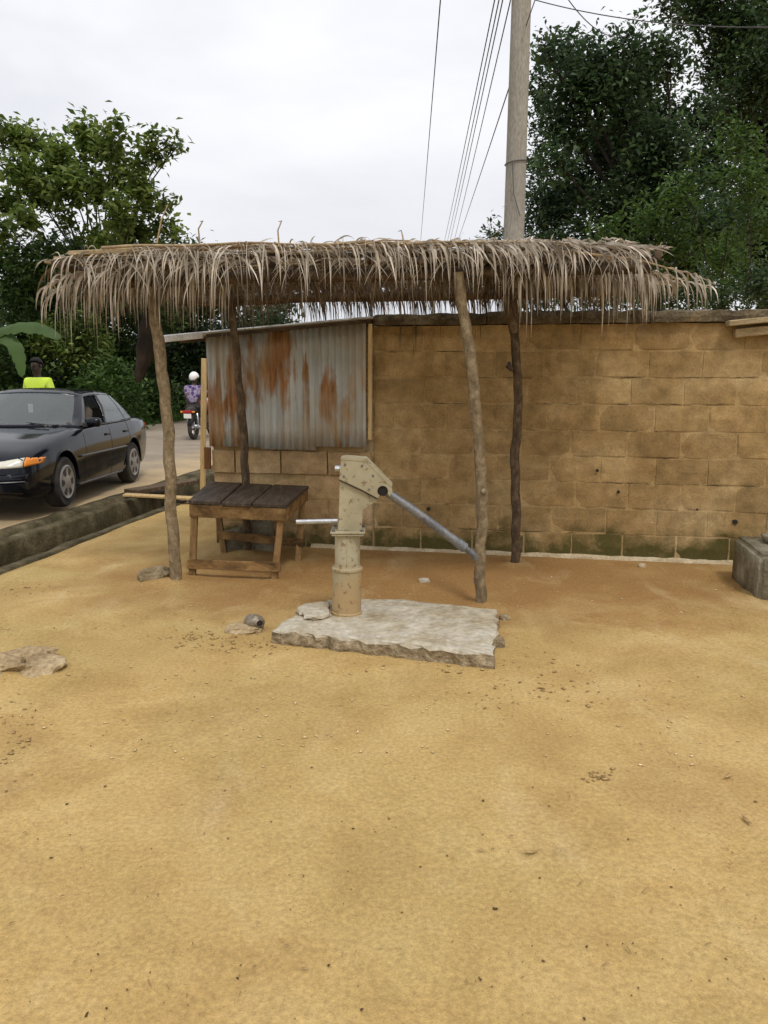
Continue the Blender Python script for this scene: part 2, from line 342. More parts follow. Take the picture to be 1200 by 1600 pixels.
# ------------------------------------------------------------------ ground, road, drain
HEAPS = [(*P(u, v)[:2], hh, ww) for u, v, hh, ww in ((275, 912, .035, .12), (752, 944, .03, .10), (386, 862, .03, .11), (805, 882, .03, .11), (300, 902, .012, .08), (428, 905, .012, .08), (465, 879, .012, .08), (245, 912, .03, .16), (10, 1052, .05, .24), (790, 985, .02, .14), (1165, 930, .02, .2))]
def ground_h(x, y, s):
    near = max(0.0, 1-max(0, (abs(y-5)-6)/10))
    h = .016*nz3(x, y, 0, .8)+.004*nz3(x, y, 3, 2.6)+.0035*nz3(x, y, 7, 6)
    h += .004*max(0, nz3(x, y, 9, 14))
    for q in HEAPS:
        dd = (x-q[0])**2+(y-q[1])**2
        if dd < .2: h += q[2]*math.exp(-dd/q[3]**2)
    return h*near
def make_ground():
    s_cols = [-420, -200, -110, -70, -45, -32, -24, -18, -14, -11.5, -9.5, -8.4, -8.0, -6, -4, -2.4, -1.3, -.92, -.9, -.02, 0.0]
    s_cols += list(np.arange(.06, 8.2, .06)) + [8.6, 9.2, 10, 12, 15, 20, 30, 50, 90, 170, 420]
    ys = [-60, -25, -10, -4, -1.5] + list(np.arange(0, 1.4, .2)) + list(np.arange(1.4, 9.0, .055)) + list(np.arange(9.0, 13, .25)) + list(np.arange(13, 45, 2)) + [50, 60, 80, 120, 200, 350, 700, 1500]
    v = []; nx = len(s_cols)
    for y in ys:
        for s in s_cols:
            x = edge_x(y)+s
            if s <= -.9 and s > -8.0: z = road_z(y)-.06
            elif s <= -8.0:
                z = road_z(min(y, 40))-.06+min(.55, max(0, (-s-8.0))*.12)+.12*nz3(x, y, 1, .35)*(1 if s < -8.3 else 0)
            elif s < -.001: z = -.62
            else: z = ground_h(x, y, s)*(1 if s > .1 else .2)-(0.004 if s > 0 else .05)
            v.append((x, y, z))
    f = [(j*nx+i, j*nx+i+1, (j+1)*nx+i+1, (j+1)*nx+i) for j in range(len(ys)-1) for i in range(nx-1)]
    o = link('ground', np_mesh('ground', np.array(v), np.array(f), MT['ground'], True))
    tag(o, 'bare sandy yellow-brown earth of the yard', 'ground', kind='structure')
make_ground()
def strip(name, prof, ys, mat, jit=0.0, smooth=False, zf=None):
    v = []; n = len(prof)
    for y in ys:
        for s, z in prof:
            j = jit*nz3(s*3, y*2.2, z*5, 1)
            v.append((edge_x(y)+s+j, y, z+(zf(y) if zf else 0)+jit*.7*nz3(s*9, y*3, 4, 1)))
    f = [(j*n+i, j*n+i+1, (j+1)*n+i+1, (j+1)*n+i) for j in range(len(ys)-1) for i in range(n-1)]
    return link(name, np_mesh(name, np.array(v), np.array(f), mat, smooth))
o = strip('verge', [(-8.05, -.03), (-8.4, .02), (-9.5, .14), (-12, .5), (-16, .6), (-40, .7), (-90, .9), (-400, 1)], list(np.arange(-6, 60, 1.5))+[70, 100, 200, 500], earthy('weedy_verge', [(.3, (.02, .035, .010)), (.7, (.06, .075, .025))], 2, bump=.5), .04, True, lambda y: road_z(min(y, 40)))
tag(o, 'weedy green verge rising beyond the road', 'verge', kind='structure')
o = strip('road', [(-8.15, -.05), (-8.0, 0), (-6, .035), (-4, .05), (-2.4, .03), (-1.6, .012), (-1.15, .0), (-1.0, -.015), (-.94, -.05)], list(np.arange(-6, 30, .3))+[32, 36, 42, 50, 65, 90, 140, 250], MT['road'], .02, True, road_z)
tag(o, 'dusty worn asphalt road beside the open drain', 'road', kind='structure')
o = strip('roadside_drain', [(.10, -.12), (.095, .010), (.0, .014), (-.008, -.20), (-.02, -.58), (-.56, -.58), (-.575, -.2), (-.585, .0), (-.60, .02), (-.70, .028), (-.715, .01), (-.73, -.03), (-.78, -.03), (-.80, .03), (-.84, .045), (-.95, .045), (-1.0, -.06)], list(np.arange(0, 40, .11)), MT['drain'], .018)
tag(o, 'open concrete gutter with mossy walls along the road edge', 'drain', kind='structure')

# ------------------------------------------------------------------ the block wall and the kiosk
WA, WB = P(469, 853), P(1140, 880)
WD = (WB-WA).normalized(); WANG = math.atan2(WD.y, WD.x)
WN = Vector((WD.y, -WD.x, 0))                        # towards the camera
def wall_t(u):                                       # distance along the wall line of the picture column u
    d = ray(u, HOR); dx, dy = d.x, d.y
    # WA + WD*t = k*(dx,dy)
    return (WA.y*dx-WA.x*dy)/(WD.x*dy-WD.y*dx)
def wall_pt(u, v):                                   # point on the wall face seen at (u, v)
    t = wall_t(u); q = WA+WD*t; return t, D(u, v, q.y).z
def block_mesh(L, h, dp, var, rough=.8):
    nx, ny = 5, 3; v = []; f = []; r = random.Random(var)
    for j in range(ny):
        for i in range(nx):
            x = -L/2+L*i/(nx-1); z = -h/2+h*j/(ny-1); y = r.uniform(-.005, .005)*rough
            if i in (0, nx-1) or j in (0, ny-1):
                y += r.uniform(.002, .008)*rough
                if i in (0, nx-1) and j in (0, ny-1): y += r.uniform(.0, .010)*rough
                x *= r.uniform(.965, 1.004); z *= r.uniform(.93, 1.01)
            v.append((x, y, z))
    bd = [i for i in range(nx)]+[j*nx+nx-1 for j in range(1, ny)]+[(ny-1)*nx+i for i in range(nx-2, -1, -1)]+[j*nx for j in range(ny-2, 0, -1)]
    o = len(v)
    for k in bd: v.append((v[k][0], dp, v[k][2]))
    for j in range(ny-1):
        for i in range(nx-1): f.append((j*nx+i, j*nx+i+1, (j+1)*nx+i+1, (j+1)*nx+i))
    m = len(bd)
    for k in range(m): f.append((bd[k], o+k, o+(k+1) % m, bd[(k+1) % m]))
    return v, f
def mk_blocks(mat, n=9, L=.45, h=.228):
    out = []
    for k in range(n):
        v, f = block_mesh(L-.010, h-.011, .10, 100+k); mb = MB().add(v, f); out.append(mb.mesh('brick', mat))
    return out
t_f0 = wall_t(584); t_f1 = wall_t(1200)+1.15
wall = thing('block_wall', 'long wall of bare sandy concrete blocks with dark coping behind the shelter', 'wall', WA, WANG)
CH = .226; NC = 9
bl = mk_blocks(MT['block'], 9, .45, CH); half = mk_blocks(MT['block'], 5, .225, CH)
for c in range(NC):
    x = t_f0; first = c % 2
    off = .02*math.sin(c*2.1)
    while x < t_f1-.05:
        L = R(.18, .26) if (first and x == t_f0) else R(.415, .475)
        me = random.choice(half if L < .3 else bl)
        b = link('block', me, wall, (x+L/2, R(-.003, .004), -.01+CH*(c+.5)+R(-.006, .006)), (R(-.008, .008), R(-.010, .010), R(-.006, .006)))
        b.scale.x = L/(.225 if L < .3 else .45)
        x += L
core = MB().box(((t_f0+t_f1)/2, .1235, (CH*NC)/2-.03), (t_f1-t_f0, .225, CH*NC+.03))
core.build('mortar', MT['mortar'], wall)
# coping: lumpy strip of dark concrete
def lumpy_bar(x0, x1, y0, y1, z0, z1, step, j):
    mb = MB(); n = int((x1-x0)/step)+1; prof = [(y0, z0), (y0-.004, (z0+z1)/2), (y0+.01, z1-.005), ((y0+y1)/2, z1+.012), (y1, z1), (y1, z0)]
    for i in range(n):
        x = x0+(x1-x0)*i/(n-1)
        for k, (y, z) in enumerate(prof): mb.v.append((x, y+R(-j, j), z+R(-j, j)*(.5 if k in (0, 5) else 1)))
    m = len(prof)
    for i in range(n-1):
        for k in range(m): mb.f.append((i*m+k, i*m+(k+1) % m, (i+1)*m+(k+1) % m, (i+1)*m+k))
    mb.f.append(tuple(range(m))); mb.f.append(tuple((n-1)*m+k for k in range(m))); return mb
ct = t_f0
for k, L in enumerate((1.0, 1.35, .95, 1.4, 1.4)):
    e = min(ct+L, t_f1)
    if e-ct < .1: break
    lumpy_bar(ct+.004, e-.004, -.045+R(-.006, .006), .275, CH*NC-.008, CH*NC+.085+R(-.012, .012), .07, .009).build('coping_stone', MT['coping'], wall); ct = e
lumpy_bar(t_f0-.6, t_f1, -.055, .02, -.04, .017, .09, .007).build('footing', MT['footing'], wall)
for (u, v, r) in ((1165, 815, .024), (975, 768, .015), (940, 735, .016), (672, 795, .02), (1103, 796, .012)):
    t, z = wall_pt(u, v); mb = MB(); n = 9
    mb.v = [(t, -.012, z)]+[(t+math.cos(k*6.283/n)*r*R(.6, 1.1), -.012, z+math.sin(k*6.283/n)*r*R(.7, 1.25)) for k in range(n)]
    mb.f = [(0, 1+k, 1+(k+1) % n) for k in range(n)]
    mb.build('hole', MT['hole'], wall)

random.seed(77)
for k in range(34):                                   # open cracks along the bed joints
    c = random.choice([1, 2, 3, 4, 5, 6, 6, 7, 7, 8, 8]); x0 = R(t_f0+.05, t_f1-.4); L = R(.06, .34); z = CH*c-.01; n = 9; mb = MB(); zz = [R(-.004, .004) for _ in range(n)]
    for i in range(n):
        h = R(.0008, .0034)*math.sin(math.pi*(i+.4)/(n-.2)); mb.v += [(x0+L*i/(n-1), .0085, z+zz[i]-h), (x0+L*i/(n-1), .0085, z+zz[i]+h)]
    mb.f = [(2*i, 2*i+2, 2*i+3, 2*i+1) for i in range(n-1)]; mb.build('crack', MT['hole'], wall)
# kiosk: dwarf block wall, three rusty sheets, shallow roof
KA = WA.copy(); t_k0, t_k1 = wall_t(328), t_f0-.012
kiosk = thing('kiosk', 'small kiosk of rusty grey zinc sheets on a low block wall', 'kiosk', WA, WANG)
KC = .228; kb = mk_blocks(MT['kblock'], 5, .45, KC)
for c in range(4):
    x = t_k0+(.0 if c % 2 == 0 else 0); k = 0
    yo = -.03 if c == 3 else 0.0
    while x < t_k1-.06:
        L = min(.45, t_k1-x) if not (c % 2 and k == 0) else .225
        b = link('block', kb[(k+c*2) % 5], kiosk, (x+L/2, yo+R(-.006, .006), KC*(c+.5)-.005), (R(-.008, .008), R(-.008, .008), R(-.006, .006)))
        b.scale.x = L/.45; x += L; k += 1
MB().box(((t_k0+t_k1)/2, .1125, KC*2+.03), (t_k1-t_k0-.01, .21, KC*4+.06)).build('mortar', MT['mortar'], kiosk)
KDEP = 1.7
def zk(t): return 1.955+(t-t_k0)/(t_k1-t_k0)*.115      # roof line rises to the right
def corrugated(x0, x1, z0, ztop, y, amp=.009, pitch=.062, tilt=0.0, ph=0.0, jag=.006):
    mb = MB(); n = int((x1-x0)/.0078)+1; rows = 7
    for i in range(n):
        x = x0+(x1-x0)*i/(n-1); j = R(-jag, jag)
        for r in range(rows):
            f = r/(rows-1); zb = z0+j; z = zb+(ztop(x)-zb)*f
            mb.v.append((x+tilt*f, y+amp*math.sin(2*math.pi*(x/pitch)+ph)+.006*nz3(x, z, ph, 2.5), z))
    for i in range(n-1):
        for r in range(rows-1): mb.f.append((i*rows+r, (i+1)*rows+r, (i+1)*rows+r+1, i*rows+r+1))
    return mb
def solid(o, th=.0016):
    m = o.modifiers.new('solid', 'SOLIDIFY'); m.thickness = th; return o
ta, tb = wall_t(412), wall_t(490)
_, zb1 = wall_pt(400, 697); _, zb2 = wall_pt(530, 692)
for k, (x0, x1, z0, y, ph) in enumerate(((t_k0-.01, ta+.03, zb1-.005, -.055, .3), (ta-.02, tb+.03, zb1-.022, -.070, 1.7), (tb-.015, wall_t(575), zb2-.03, -.086, 2.6))):
    solid(corrugated(x0, x1, z0, lambda x: zk(x)-.012, y, ph=ph).build('zinc_sheet', MT['zinc_pale' if k == 2 else 'zinc'], kiosk, True))
ss_ = corrugated(0, KDEP-.1, .90, lambda x: 1.93, 0, ph=1)
so = ss_.build('side_sheet', MT['zinc'], kiosk, True); so.rotation_euler = (0, 0, math.pi/2); so.location = (t_k0+.02, .0, 0); solid(so)
MB().box((t_k0+.03, KDEP/2+.2, .45), (.15, KDEP-.2, .9)).build('side_wall', MT['mortar'], kiosk)
MB().box((t_k1-.05, KDEP/2+.15, .98), (.04, KDEP-.2, 1.95)).build('side_panel', MT['brown'], kiosk)
MB().box(((t_k0+t_k1)/2, KDEP+.12, .98), (t_k1-t_k0-.1, .04, 1.95)).build('back_panel', MT['brown'], kiosk)
MB().box((t_k1-.035, .03, 1.02), (.085, .05, 2.0)).build('corner_post', MT['oldplank'], kiosk)
for tt, w_, mt in ((wall_t(582)-.012, .035, 'batten'), (wall_t(571.5), .022, 'oldplank')):
    MB().bar((tt, -.065, 1.02), (tt+.006, -.065, zk(tt)-.03), w_, .03, (0, 1, 0), .003).build('trim_batten', MT[mt], kiosk)
MB().bar((t_k0-.03, -.06, .72), (t_k0-.025, -.06, .925), .06, .03, (0, 1, 0), .003).build('corner_board', MT['brown'], kiosk)
# roof: corrugated across, tilted with the roof line
rf = MB(); n = 150; t_r0, t_r1 = t_k0-.38, t_k1+.02
for i in range(n):
    y = -.16+(KDEP+.45)*i/(n-1)
    for t in (t_r0, (t_r0+t_r1)/2, t_r1): rf.v.append((t, y, zk(t)+.02+.009*math.sin(2*math.pi*y/.076)+.03*(y/2)*0))
for i in range(n-1):
    for k in range(2): rf.f.append((i*3+k, i*3+k+1, (i+1)*3+k+1, (i+1)*3+k))
ro = rf.build('roof_sheet', MT['roofsheet'], kiosk, True); solid(ro, .003)
MB().bar((t_r0+.01, -.172, zk(t_r0)-.012), (t_k0+.02, -.172, zk(t_k0)-.006), .02, .055, (0, 0, 1), .003).build('fascia_board', MT['roofsheet'], kiosk)
MB().bar((t_k0+.05, -.168, zk(t_k0)-.012), (t_k1+.02, -.168, zk(t_k1)-.012), .02, .03, (0, 0, 1), .003).build('eaves_batten', MT['beam'], kiosk)
for y in (.1, KDEP):
    MB().bar((t_r0+.06, y, zk(t_r0)-.015), (t_k1, y, zk(t_k1)-.02), .05, .04, (0, 0, 1), .003).build('purlin', MT['beam'], kiosk)

# ------------------------------------------------------------------ palm-thatched shelter
sh = thing('thatched_shelter', 'open shelter of crooked poles roofed with dry drooping palm fronds', 'shelter', (0, 0, 0))
def pole(px, base_uv, r0, r1, mat, top=None, parent=sh):
    b = P(*base_uv); pts = [b+Vector((0, 0, -.15))]+[D(u, v, b.y+.0) for u, v in px]
    fine = []; rad = []
    for i in range(len(pts)-1):
        for k in range(5):
            f = k/5; fine.append(pts[i].lerp(pts[i+1], f))
    fine.append(pts[-1]); m = len(fine)
    # smooth
    for _ in range(2): fine = [fine[0]]+[(fine[i-1]+fine[i]*2+fine[i+1])/4 for i in range(1, m-1)]+[fine[-1]]
    rad = [(r0+(r1-r0)*i/(m-1))*(1+.10*nz3(i*.9, r0*90, 0)) for i in range(m)]
    fine = [p+Vector((.014*nz3(i*.55, 3, r0*50), .014*nz3(i*.55, 9, r0*50), 0)) for i, p in enumerate(fine)]
    return MB().tube(fine, rad, 10, True, .05).build('pole', mat, parent, 60), b
p_fl, b_fl = pole([(275, 908), (270, 830), (266, 720), (257, 610), (246, 530), (238, 470), (235, 420)], (275, 912), .047, .039, MT['pole'])
p_fr, b_fr = pole([(752, 940), (749, 885), (754, 800), (752, 740), (743, 640), (735, 550), (722, 480), (716, 425)], (752, 944), .039, .037, MT['pole'])
p_bl, b_bl = pole([(386, 858), (384, 760), (380, 660), (372, 580), (364, 500), (361, 455)], (386, 862), .038, .032, MT['poled'])
p_br, b_br = pole([(805, 880), (807, 800), (804, 720), (811, 630), (806, 560), (803, 500), (800, 440)], (805, 882), .041, .036, MT['poled'])
stub = MB().tube([D(803, 520, b_br.y-.02), D(793, 480, b_br.y-.05), D(789, 463, b_br.y-.05)], [.034, .028, .026], 8, True, .05); stub.build('branch_stub', MT['poled'], p_br, 60)
MB().tube([D(800, 578, b_br.y-.05), D(795, 572, b_br.y-.06), D(796, 566, b_br.y-.05)], [.022, .026, .012], 7, True, .2).build('knot', MT['beam'], p_br, True)
MB().tube([D(755, 768, b_fr.y-.035), D(756, 767, b_fr.y-.05)], [.02, .017], 8, True, .1).build('knot', MT['stone'], p_fr, True)
e1 = Vector((1, -.155, 0)).normalized(); e2 = Vector((-e1.y, e1.x, 0))
ORG = Vector((0, 5.42, 0))                     # the front eaves line passes here
ROOFZ = 2.40
def S(a, b, z=ROOFZ): return ORG+e1*a+e2*b+Vector((0, 0, z))
def log(pts, r, mat, name='beam'):
    m = 14; fine = []
    for i in range(m):
        f = i/(m-1); p = Vector(pts[0]).lerp(Vector(pts[1]), f); fine.append(p+Vector((.012*nz3(f*4, r*200, pts[0][0]), .012*nz3(f*4, 5, pts[0][1]), .015*nz3(f*3, 9, pts[0][2]))))
    return MB().tube(fine, [r*(1+.12*nz3(i*.7, 1, r*80)) for i in range(m)], 8, True, .05).build(name, mat, sh, 60)
def ab(p): q = p-ORG; return q.dot(e1), q.dot(e2)
a_fl, q_fl = ab(D(235, 420, b_fl.y)); a_fr, q_fr = ab(D(716, 425, b_fr.y)); a_bl, q_bl = ab(D(361, 455, b_bl.y)); a_br, q_br = ab(D(800, 440, b_br.y))
log([S(-2.35, q_fl+.02, 2.27), S(1.7, q_fr-.02, 2.27)], .042, MT['beam'])
log([S(-2.1, q_bl, 2.23), S(1.75, q_br, 2.25)], .042, MT['beam'])
for a in np.arange(-2.25, 1.8, .36):
    log([S(a+R(-.06, .06), .02+R(-.04, .04), 2.345+R(-.01, .01)), S(a+R(-.08, .08), 1.95+R(-.1, .1), 2.33)], R(.022, .03), MT['beam'], 'rafter')
for b in (.10, .55, 1.0, 1.45, 1.85):
    log([S(-2.45+R(-.1, .1), b, 2.385), S(1.75+R(-.1, .1), b+R(-.03, .03), 2.385)], R(.016, .022), MT['beam'], 'batten')
# square-sawn plank poking out of the thatch at the left
MB().bar(S(-2.22, .06, 2.43), S(-1.7, .05, 2.44), .09, .03, (0, 0, 1), .004).build('plank', MT['oldplank'], sh)

def leaflet(mb, p, d, L, g, wdt, floor=None, nseg=6, twist=None):
    p = Vector(p); d = Vector(d).normalized(); ds = L/nseg; pts = [p.copy()]; dirs = [d.copy()]
    for k in range(nseg):
        d = (d+Vector((R(-.05, .05), R(-.05, .05), -g*ds*(1+.4*k)))).normalized(); p = p+d*ds
        if floor is not None and p.z < floor and (p-ORG).dot(e2) > .04:
            p.z = floor+R(0, .01); d.z = max(d.z, -.05)
        pts.append(p.copy()); dirs.append(d.copy())
    sv = Vector(twist if twist else (R(-1, 1), R(-1, 1), R(-.3, .3)))
    o = len(mb.v)
    for k, q in enumerate(pts):
        f = k/nseg; ww = wdt*(.55+.9*f if f < .4 else .91*(1-f)/.6+.06)
        s = dirs[k].cross(sv)
        s = s.normalized() if s.length > 1e-3 else Vector((1, 0, 0))
        mb.v += [tuple(q-s*ww/2), tuple(q+s*ww/2)]
    for k in range(nseg): mb.f.append((o+2*k, o+2*k+1, o+2*k+3, o+2*k+2))
def frond(a0, a1, b0, b1, z0, droop, nl, Lr, mat, back=True, front=True, gr=(3.5, 6), up=.35, lean=.5, r=.011, floor=True):
    """one palm frond: a rib from (a0,b0) to (a1,b1) over the roof, its tip sinking by droop"""
    rib = []; m = 22; sg = 1 if a1 > a0 else -1
    for i in range(m):
        f = i/(m-1); rib.append(S(a0+(a1-a0)*f, b0+(b1-b0)*f+.02*nz3(f*3, a0, b0), z0+.02*nz3(f*5, a0*3, b0)-droop*f**3))
    rb = MB().tube(rib, [r*(1-.75*i/(m-1)) for i in range(m)], 6)
    fr = rb.build('frond', MT['rachis'], sh, True)
    mb = MB(); fdir = (S(a1, b1)-S(a0, b0)).normalized(); side = Vector((-fdir.y, fdir.x, 0))
    if side.dot(e2) < 0: side = -side
    for k in range(int(nl*1.25)):
        f = .06+.93*(k+R(-.5, .5))/(nl*1.25); f = min(.99, max(.02, f)); x = f*(m-1); i = min(m-2, int(x)); p = rib[i].lerp(rib[i+1], x-i)
        Lk = R(*Lr)*(1-.45*max(0, f-.7)/.3)*(1+.45*nz3(f*6, a1*3, b0*5))
        for sgn in ((-1,) if front else ())+((1,) if back else ()):
            if random.random() < .10+.5*max(0, nz3(f*9, a0*5, b0*7+sgn)): continue
            d = side*sgn*R(.5, 1)+fdir*R(.1, 1.0)*lean*2+Vector((0, 0, R(-.1, up)))
            fl = None
            if sgn > 0 and floor and p.z > ROOFZ-.005 and (p-ORG).dot(e1) < 1.65: fl = ROOFZ+.01+R(0, .04)
            leaflet(mb, p, d, Lk*(1 if sgn < 0 else R(.6, 1)), R(*gr)*(1 if sgn < 0 else .6), R(.009, .014) if random.random() < .65 else R(.014, .024), fl)
    lf = mb.build('leaflets', mat, fr); return fr
random.seed(21)
# roof cover: fronds laid along, many rows
for row, b in enumerate(np.arange(.12, 1.95, .15)):
    for seg in range(3):
        a0 = -2.3+seg*1.4+R(-.2, .2); a1 = a0+R(1.6, 2.0)
        if row % 2: a0, a1 = a1, a0
        a0, a1 = max(-2.4, min(1.7, a0)), max(-2.4, min(1.7, a1))
        frond(a0, a1, b+R(-.05, .05), b+R(-.06, .06), ROOFZ+.005+R(0, .03), R(0, .05), 52, (.3, .5), MT['frond_shade'] if row > 1 else MT['frond'], up=.12, gr=(1.0, 2.0))
# front eaves, left to right: sparse pale leaflets arching over the edge
for (a0, a1, b, z, dr, nl, L) in ((-.9, -2.40, .02, 2.46, .07, 40, (.26, .5)), (-1.2, -2.60, .30, 2.40, .24, 50, (.3, .52)), (-1.0, -2.35, .45, 2.34, .14, 46, (.35, .5)), (-1.5, -2.5, .15, 2.38, .18, 40, (.3, .5)),
        (-1.95, .05, -.02, 2.455, .02, 34, (.22, .46)), (-1.5, .4, .03, 2.43, .02, 26, (.2, .45)), (-.5, 1.25, -.02, 2.44, .02, 34, (.22, .42)), (-.1, 1.3, .06, 2.43, .04, 26, (.2, .4)),
        (.75, 2.08, .02, 2.36, .22, 34, (.2, .42)), (.55, 1.9, .14, 2.38, .22, 34, (.24, .46)), (1.0, 2.12, .35, 2.31, .16, 32, (.2, .4)), (.9, 1.9, .6, 2.32, .12, 32, (.25, .4)), (.6, 1.8, .3, 2.35, .16, 34, (.26, .5))):
    frond(a0, a1, b, b+R(-.03, .05), z, dr, nl, L, MT['frond'], gr=(6, 13), up=.7, lean=R(.3, .7), r=.012)
# short broken bits matted on the edge
for (a0, a1, b, z) in ((-2.2, -.9, .05, 2.44), (-1.1, .2, .02, 2.45), (0, 1.2, .04, 2.44), (.8, 1.8, .1, 2.40), (-1.8, -.2, .15, 2.45), (-.4, 1.0, .14, 2.45)):
    frond(a0, a1, b, b, z, .03, 46, (.08, .24), MT['frond'], gr=(3, 16), up=1.1, lean=R(.5, 1.1), r=.010)
# brown fronds, shade put into their colour, hanging through behind the eaves
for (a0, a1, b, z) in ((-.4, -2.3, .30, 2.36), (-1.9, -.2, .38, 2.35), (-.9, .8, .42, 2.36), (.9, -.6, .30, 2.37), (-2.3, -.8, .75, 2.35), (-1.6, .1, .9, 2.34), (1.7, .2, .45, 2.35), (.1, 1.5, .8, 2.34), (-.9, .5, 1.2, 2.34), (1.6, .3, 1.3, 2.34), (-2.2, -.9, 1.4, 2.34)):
    frond(a0, a1, b, b+R(-.05, .05), z, .05, 60, (.16, .36), MT['frond_shade'], gr=(4, 8), up=.0, lean=R(.3, .6), floor=False)
# back eaves
for (a0, a1) in ((-2.2, -.4), (-1.2, .5), (-.3, 1.3), (.2, 1.7), (-.8, .9), (.6, 1.8), (-1.9, -.2)):
    f_ = frond(a0, a1, 1.98+R(-.06, .06), 2.0, 2.40, .06, 62, (.3, .62), MT['frond_shade'], gr=(4, 7), up=.2, floor=False)
# side hang at both ends
for (a, b0, b1) in ((-2.45, .1, 1.7), (-2.25, .2, 1.9), (1.7, .9, 1.9)):
    frond(a, a+R(-.1, .1), b0, b1, 2.38, .08, 46, (.3, .5), MT['frond_shade'], gr=(3.5, 6), up=.2, floor=False)
# stray ribs and curls standing above the eaves
for (u, v, u2, v2) in ((312, 380, 317, 345), (436, 385, 440, 345), (700, 385, 668, 376), (985, 400, 970, 372), (632, 385, 627, 360), (245, 380, 262, 320), (560, 384, 640, 376), (820, 395, 940, 398)):
    y = 5.35; a, b = D(u, v, y), D(u2, v2, y+.05); mid = (a+b)/2+Vector((R(-.02, .02), 0, .02))
    MB().tube([a, mid, b, b+Vector((-.02, 0, -.006))], [.006, .005, .004, .002], 5).build('stray_stalk', MT['rachis'], sh)

# ------------------------------------------------------------------ hand pump and its slab
def slab_mesh(poly, z0, z1, name, mt, ms, parent=None, jit=.012, dens=.05):
    ring = []
    n = len(poly)
    for i in range(n):
        a, b = Vector(poly[i]), Vector(poly[(i+1) % n]); m = max(2, int((b-a).length/dens))
        for k in range(m): 
            q = a.lerp(b, k/m); ring.append(Vector((q.x+R(-jit, jit), q.y+R(-jit, jit), 0)))
    c = sum(ring, Vector())/len(ring); m = len(ring); mb = MB(); lv = []
    def zt(q): return z1+.006*nz3(q.x, q.y, 2, 7)+.005*nz3(q.x, q.y, 2, 20)
    rows = [(1.012, z0), (1.014, z0*.5+z1*.5), (1.0, z1-.018), (.985, None), (.93, None), (.8, None), (.6, None), (.35, None), (.12, None)]
    for fct, z in rows:
        for q in ring:
            p = c+(q-c)*fct; zz = zt(p)-(.005 if fct == .985 else 0) if z is None else z
            jj = R(-.012, .012) if z is not None else 0
            mb.v.append((p.x+jj, p.y+jj, zz+(R(-.006, .006) if z is not None else 0)))
    for r in range(len(rows)-1):
        for k in range(m): mb.f.append((r*m+k, r*m+(k+1) % m, (r+1)*m+(k+1) % m, (r+1)*m+k))
    mb.f.append(tuple((len(rows)-1)*m+k for k in range(m)))
    me = mb.mesh(name, mt); me.materials.append(ms)
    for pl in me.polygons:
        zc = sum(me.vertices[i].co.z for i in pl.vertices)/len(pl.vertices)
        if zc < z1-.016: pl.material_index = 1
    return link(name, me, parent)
random.seed(5)
SZ = .085
sp_ = [P(u, v, SZ) for u, v in ((424, 984), (445, 966), (462, 958), (470, 946), (515, 936), (620, 934), (776, 951), (779, 985), (768, 1003), (771, 1022), (690, 1012), (560, 998))]
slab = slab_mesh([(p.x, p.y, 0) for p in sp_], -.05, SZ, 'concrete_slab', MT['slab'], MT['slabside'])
tag(slab, 'cracked grey concrete slab under the hand pump', 'slab')
chip = slab_mesh([(p.x, p.y, 0) for p in [P(u, v, SZ+.035) for u, v in ((463, 950), (475, 941), (500, 938), (514, 938), (514, 958), (492, 962), (478, 960))]], SZ-.02, SZ+.03, 'raised_lump', MT['slab'], MT['slabside'], slab, .008, .03)
pb = P(541, 957, SZ); PY = pb.y
pump = thing('hand_pump', 'beige iron hand pump with long steel lever standing on the concrete slab', 'pump', (0, 0, 0))
def zpy(v, y=PY): return D(541, v, y).z
Mx = Matrix.Translation((pb.x, pb.y, 0))
z892, z830 = zpy(889), zpy(829)
lean = Matrix.Rotation(math.radians(1.2), 4, 'Y'); Mx = Mx @ lean
MB().lathe([(.100, SZ-.03), (.100, SZ+.01), (.094, SZ+.015), (.0935, z892-.012), (.0935, z892)], 28, Mx).build('pedestal_sleeve', MT['pump'], pump, 35)
MB().lathe([(.097, z892-.004), (.100, z892), (.099, z892+.012), (.086, z892+.018), (.084, z892+.03)], 28, Mx).build('sleeve_ring', MT['pump'], pump, 35)
MB().lathe([(.080, z892), (.080, z830-.05), (.079, z830-.006)], 28, Mx).build('stand_pipe', MT['pump'], pump, 35)
fl = MB().box(Mx @ Vector((.004, 0, z830+.003)), (.215, .20, .013), None, .002); fl.build('flange', MT['pump'], pump)
fl2 = MB().box(Mx @ Vector((.004, 0, z830-.012)), (.20, .19, .011), None, .002).build('lower_flange', MT['pump'], pump)
for sx in (-.085, .093):
    for sy in (-.08, .08): MB().lathe([(.012, 0), (.012, .012), (.006, .014)], 6, Matrix.Translation(Mx @ Vector((sx, sy, z830+.009)))).build('bolt', MT['steel'], pump)
def PP(u, v): q = D(u, v, PY); return (q.x, q.z)
X_, Z_, Y_ = (1, 0, 0), (0, 0, 1), (0, 1, 0)
body = [PP(*q) for q in ((529, 826), (530.5, 790), (532, 748), (549, 753), (568, 762), (592, 774), (588, 781), (567.5, 794), (565, 827))]
MB().prism(body, X_, Z_, Y_, (0, PY, 0), .115).build('head_body', MT['pump'], pump)
cover = [PP(*q) for q in ((531, 746), (534, 716), (539, 714.5), (572, 717), (592, 737), (611, 757), (613, 765), (609, 773)) ]
